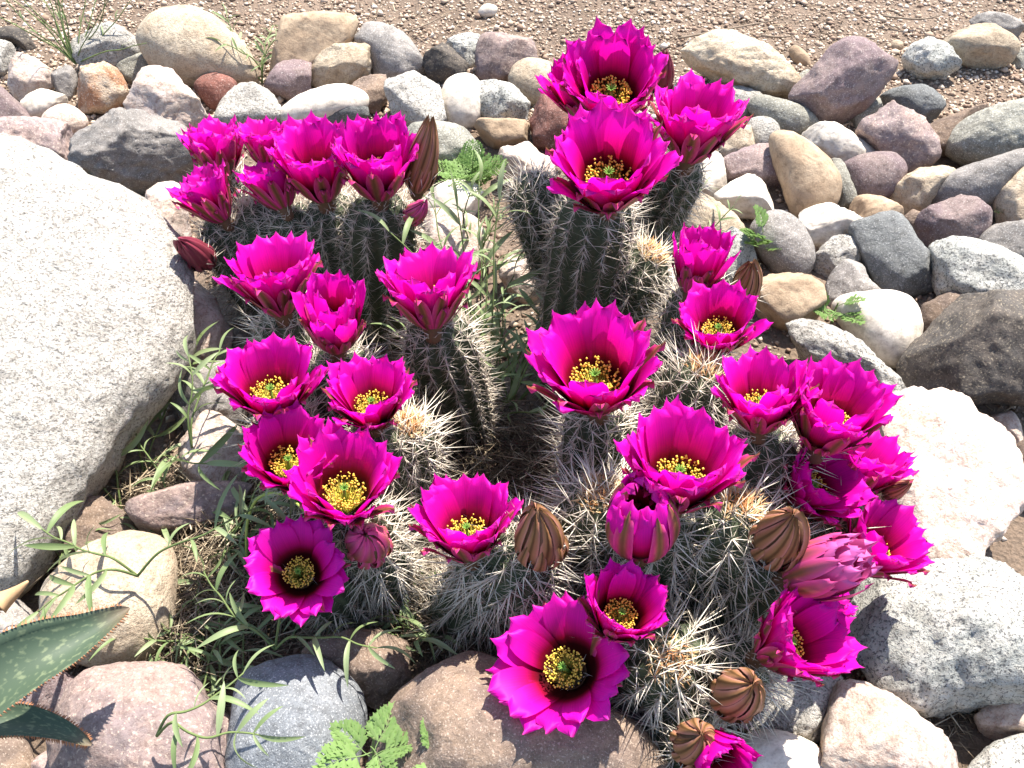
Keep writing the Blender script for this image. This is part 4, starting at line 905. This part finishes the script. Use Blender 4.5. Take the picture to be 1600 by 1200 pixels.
def ferny(px, py, n, ln, label, tilt=(.2, 1.2), seed=0, z0=.0, lib=None):
    rd = random.Random(seed + 200); root = empty('ferny_weed', at_z(px, py, z0)); tag(root, label, 'weed', 'ferny weeds')
    P = [root.location.copy(), root.location + Vector((0, .003, ln * .35)), root.location + Vector((.002, .004, ln * .8))]
    v, f = tube(catmull(P, 4), .0014, .0008, 5); mesh_obj('stalk', make_mesh('stalk', [q - root.location for q in v], f, M_STEMG), parent=root)
    for k in range(n):
        a = 6.283 * k / n + rd.uniform(-.4, .4); e = rd.uniform(*tilt); d = Vector((math.cos(a), math.sin(a), e)).normalized()
        q = d.to_track_quat('X', 'Z').to_matrix() @ Matrix.Rotation(rd.gauss(0, .3), 3, 'X')
        mesh_obj('frond', rd.choice(lib or FRONDS), parent=root, M=Matrix.Translation(Vector((0, 0, ln * rd.uniform(.0, .75)))) @ q.to_4x4() @ Matrix.Scale(ln * rd.uniform(.7, 1.1), 4))
ferny(738, 300, 13, .050, 'bright green ferny weed growing behind the clump', (.1, 1.5), 1)
ferny(585, 1195, 5, .038, 'ferny seedling with lobed leaves in front of the blue grey stone', (.15, .8), 2, .05, LOBED)
ferny(1300, 505, 6, .030, 'small ferny sprig against the smooth bright white stone', (.2, 1.1), 3, .015, LOBED)
ferny(1188, 395, 7, .034, 'small ferny sprig beside the grey dome shaped stone', (.2, 1.4), 4, .01, LOBED)
ferny(150, 292, 4, .022, 'tiny ferny sprig at the rim of the huge white boulder', (.1, .8), 5, .02)
ferny(270, 318, 4, .022, 'tiny ferny sprig near the leftmost back flowers', (.1, .8), 6, .02)
ferny(655, 915, 3, .020, 'tiny ferny sprig in the litter under the closed bud', (.1, .8), 7, .01, LOBED)
ferny(690, 1200, 3, .022, 'tiny ferny sprig on the large brown front stone', (.1, .8), 8, .06, LOBED)
ferny(1575, 345, 4, .018, 'tiny green sprig under the long smooth grey stone', (.1, .9), 9, .0)
# arching yellow green tendril by the lowest left flower
l = at_z(388, 905, .0); P = [l] + [at_depth(x, y, depth(l) - .03 - .012 * k) for k, (x, y) in enumerate([(385, 850), (388, 810), (402, 780), (430, 770), (458, 782), (482, 806)])]
v, f = tube(catmull(P, 6), .0014, .0010, 6)
tag(mesh_obj('tendril', make_mesh('tendril', [q - l for q in v], f, M_VINE), loc=l), 'yellow green tendril arching over the lowest left flower', 'vine')

# ------------------------------------------------------------------ spotted aloe
m, t, p = new_mat('spotted aloe skin'); uvn = N(t, 'UVMap'); mp = N(t, 'Mapping'); mp.inputs['Scale'].default_value = (12, 22, 1); t.links.new(uvn.outputs[0], mp.inputs[0])
vo = N(t, 'TexNoise', Scale=1.0, Detail=2.5, Roughness=0.5); t.links.new(mp.outputs[0], vo.inputs['Vector'])
c = ramp(t, [(0.54, (.055, .082, .05)), (0.66, (.13, .16, .09))], vo.outputs[0]); sep = N(t, 'SeparateXYZ'); t.links.new(uvn.outputs[0], sep.inputs[0])
c = mixc(t, ramp(t, [(0.80, (0, 0, 0)), (1.0, (.7, .7, .7))], sep.outputs[1]), c, (.17, .10, .065))
t.links.new(c, p.inputs['Base Color']); p.inputs['Roughness'].default_value = .55; p.inputs['Specular IOR Level'].default_value = .3; M_ALOE = m
M_TOOTH = simple_mat('aloe tooth', (.28, .12, .06), (.36, .18, .09), 100); M_DRYTIP = simple_mat('dry aloe tip', (.50, .34, .18), (.38, .22, .11), 60)
root = empty('spotted_aloe', at_z(-95, 1110, 0)); tag(root, 'spotted aloe with toothed green leaves beside the beige stone', 'aloe')
def aloe_leaf(pts, w0, chan, nrm_bias, label=None):
    P = catmull([Vector(q) for q in pts], 8); n = len(P); V = []; F = []; UV = []; m = 8; teeth = []
    for i, p_ in enumerate(P):
        v = i / (n - 1); t_ = (P[min(i + 1, n - 1)] - P[max(0, i - 1)]).normalized(); sd_ = t_.cross(Vector(nrm_bias)).normalized(); up = sd_.cross(t_)
        wd = w0 * (1 - v ** 2.2) ** .9 * (.9 + .1 * math.sin(v * 3)) + .0008
        th = .012 * (1 - v) + .002
        for sgn in (1, -1):
            for j in range(m + 1):
                u = -1 + 2 * j / m; hgt = chan * wd * u * u + (0 if sgn == 1 else -th * (1 - u * u) ** .6)
                V.append(p_ + sd_ * (u * wd * (1 - .12 * u * u)) + up * hgt); UV.append(((u + 1) / 2, v))
        for u in (-1, 1): teeth.append((p_ + sd_ * (u * wd * .88) + up * chan * wd, (sd_ * u + t_ * .6).normalized(), v))
    k = 2 * (m + 1)
    for i in range(n - 1):
        for j in range(m):
            a = i * k + j; F.append((a, a + 1, a + k + 1, a + k)); b_ = i * k + m + 1 + j; F.append((b_, b_ + k, b_ + k + 1, b_ + 1))
        for e0, e1 in ((0, m + 1), (m, 2 * m + 1)): F.append((i * k + e0, i * k + e1, (i + 1) * k + e1, (i + 1) * k + e0))
    lf = mesh_obj('leaf', make_mesh('leaf', [q - root.location for q in V], F, M_ALOE, True, UV), parent=root)
    if label: lf['label'] = label
    it = []
    for a, b_ in zip(teeth, teeth[2:]):
        for q in (random.uniform(0, .2), random.uniform(.45, .65)):
            if a[2] < .96: it.append((tuple(a[0].lerp(b_[0], q) - root.location), tuple(a[1]), random.uniform(.0018, .0034), .0009, .5))
    tm = spine_mesh('marginal_teeth', it, M_TOOTH); tt = mesh_obj('marginal_teeth', tm, parent=lf); tt['kind'] = 'stuff'
    return P, lf
aloe_leaf([at_depth(-150, 1190, .66), at_depth(-40, 1095, .66), at_depth(50, 1035, .67), at_depth(130, 995, .685), at_depth(202, 950, .70)], .028, .65, (-.15, -.55, 1))
aloe_leaf([at_depth(-150, 1150, .70), at_depth(-60, 1136, .69), at_depth(30, 1130, .695), at_depth(95, 1142, .70), at_depth(143, 1164, .705)], .014, .5, (-.1, -.1, 1))
P, lf = aloe_leaf([at_depth(-150, 1040, .72), at_depth(-90, 1000, .72), at_depth(-30, 960, .73), at_depth(10, 935, .735)], .018, .3, (-.2, -.5, 1))
V, F = tube(catmull([P[-4], P[-1], at_depth(28, 922, .735), at_depth(44, 908, .735)], 4), .0085, .0008, 6); mesh_obj('dry_tip', make_mesh('dry_tip', [q - root.location for q in V], F, M_DRYTIP), parent=lf)
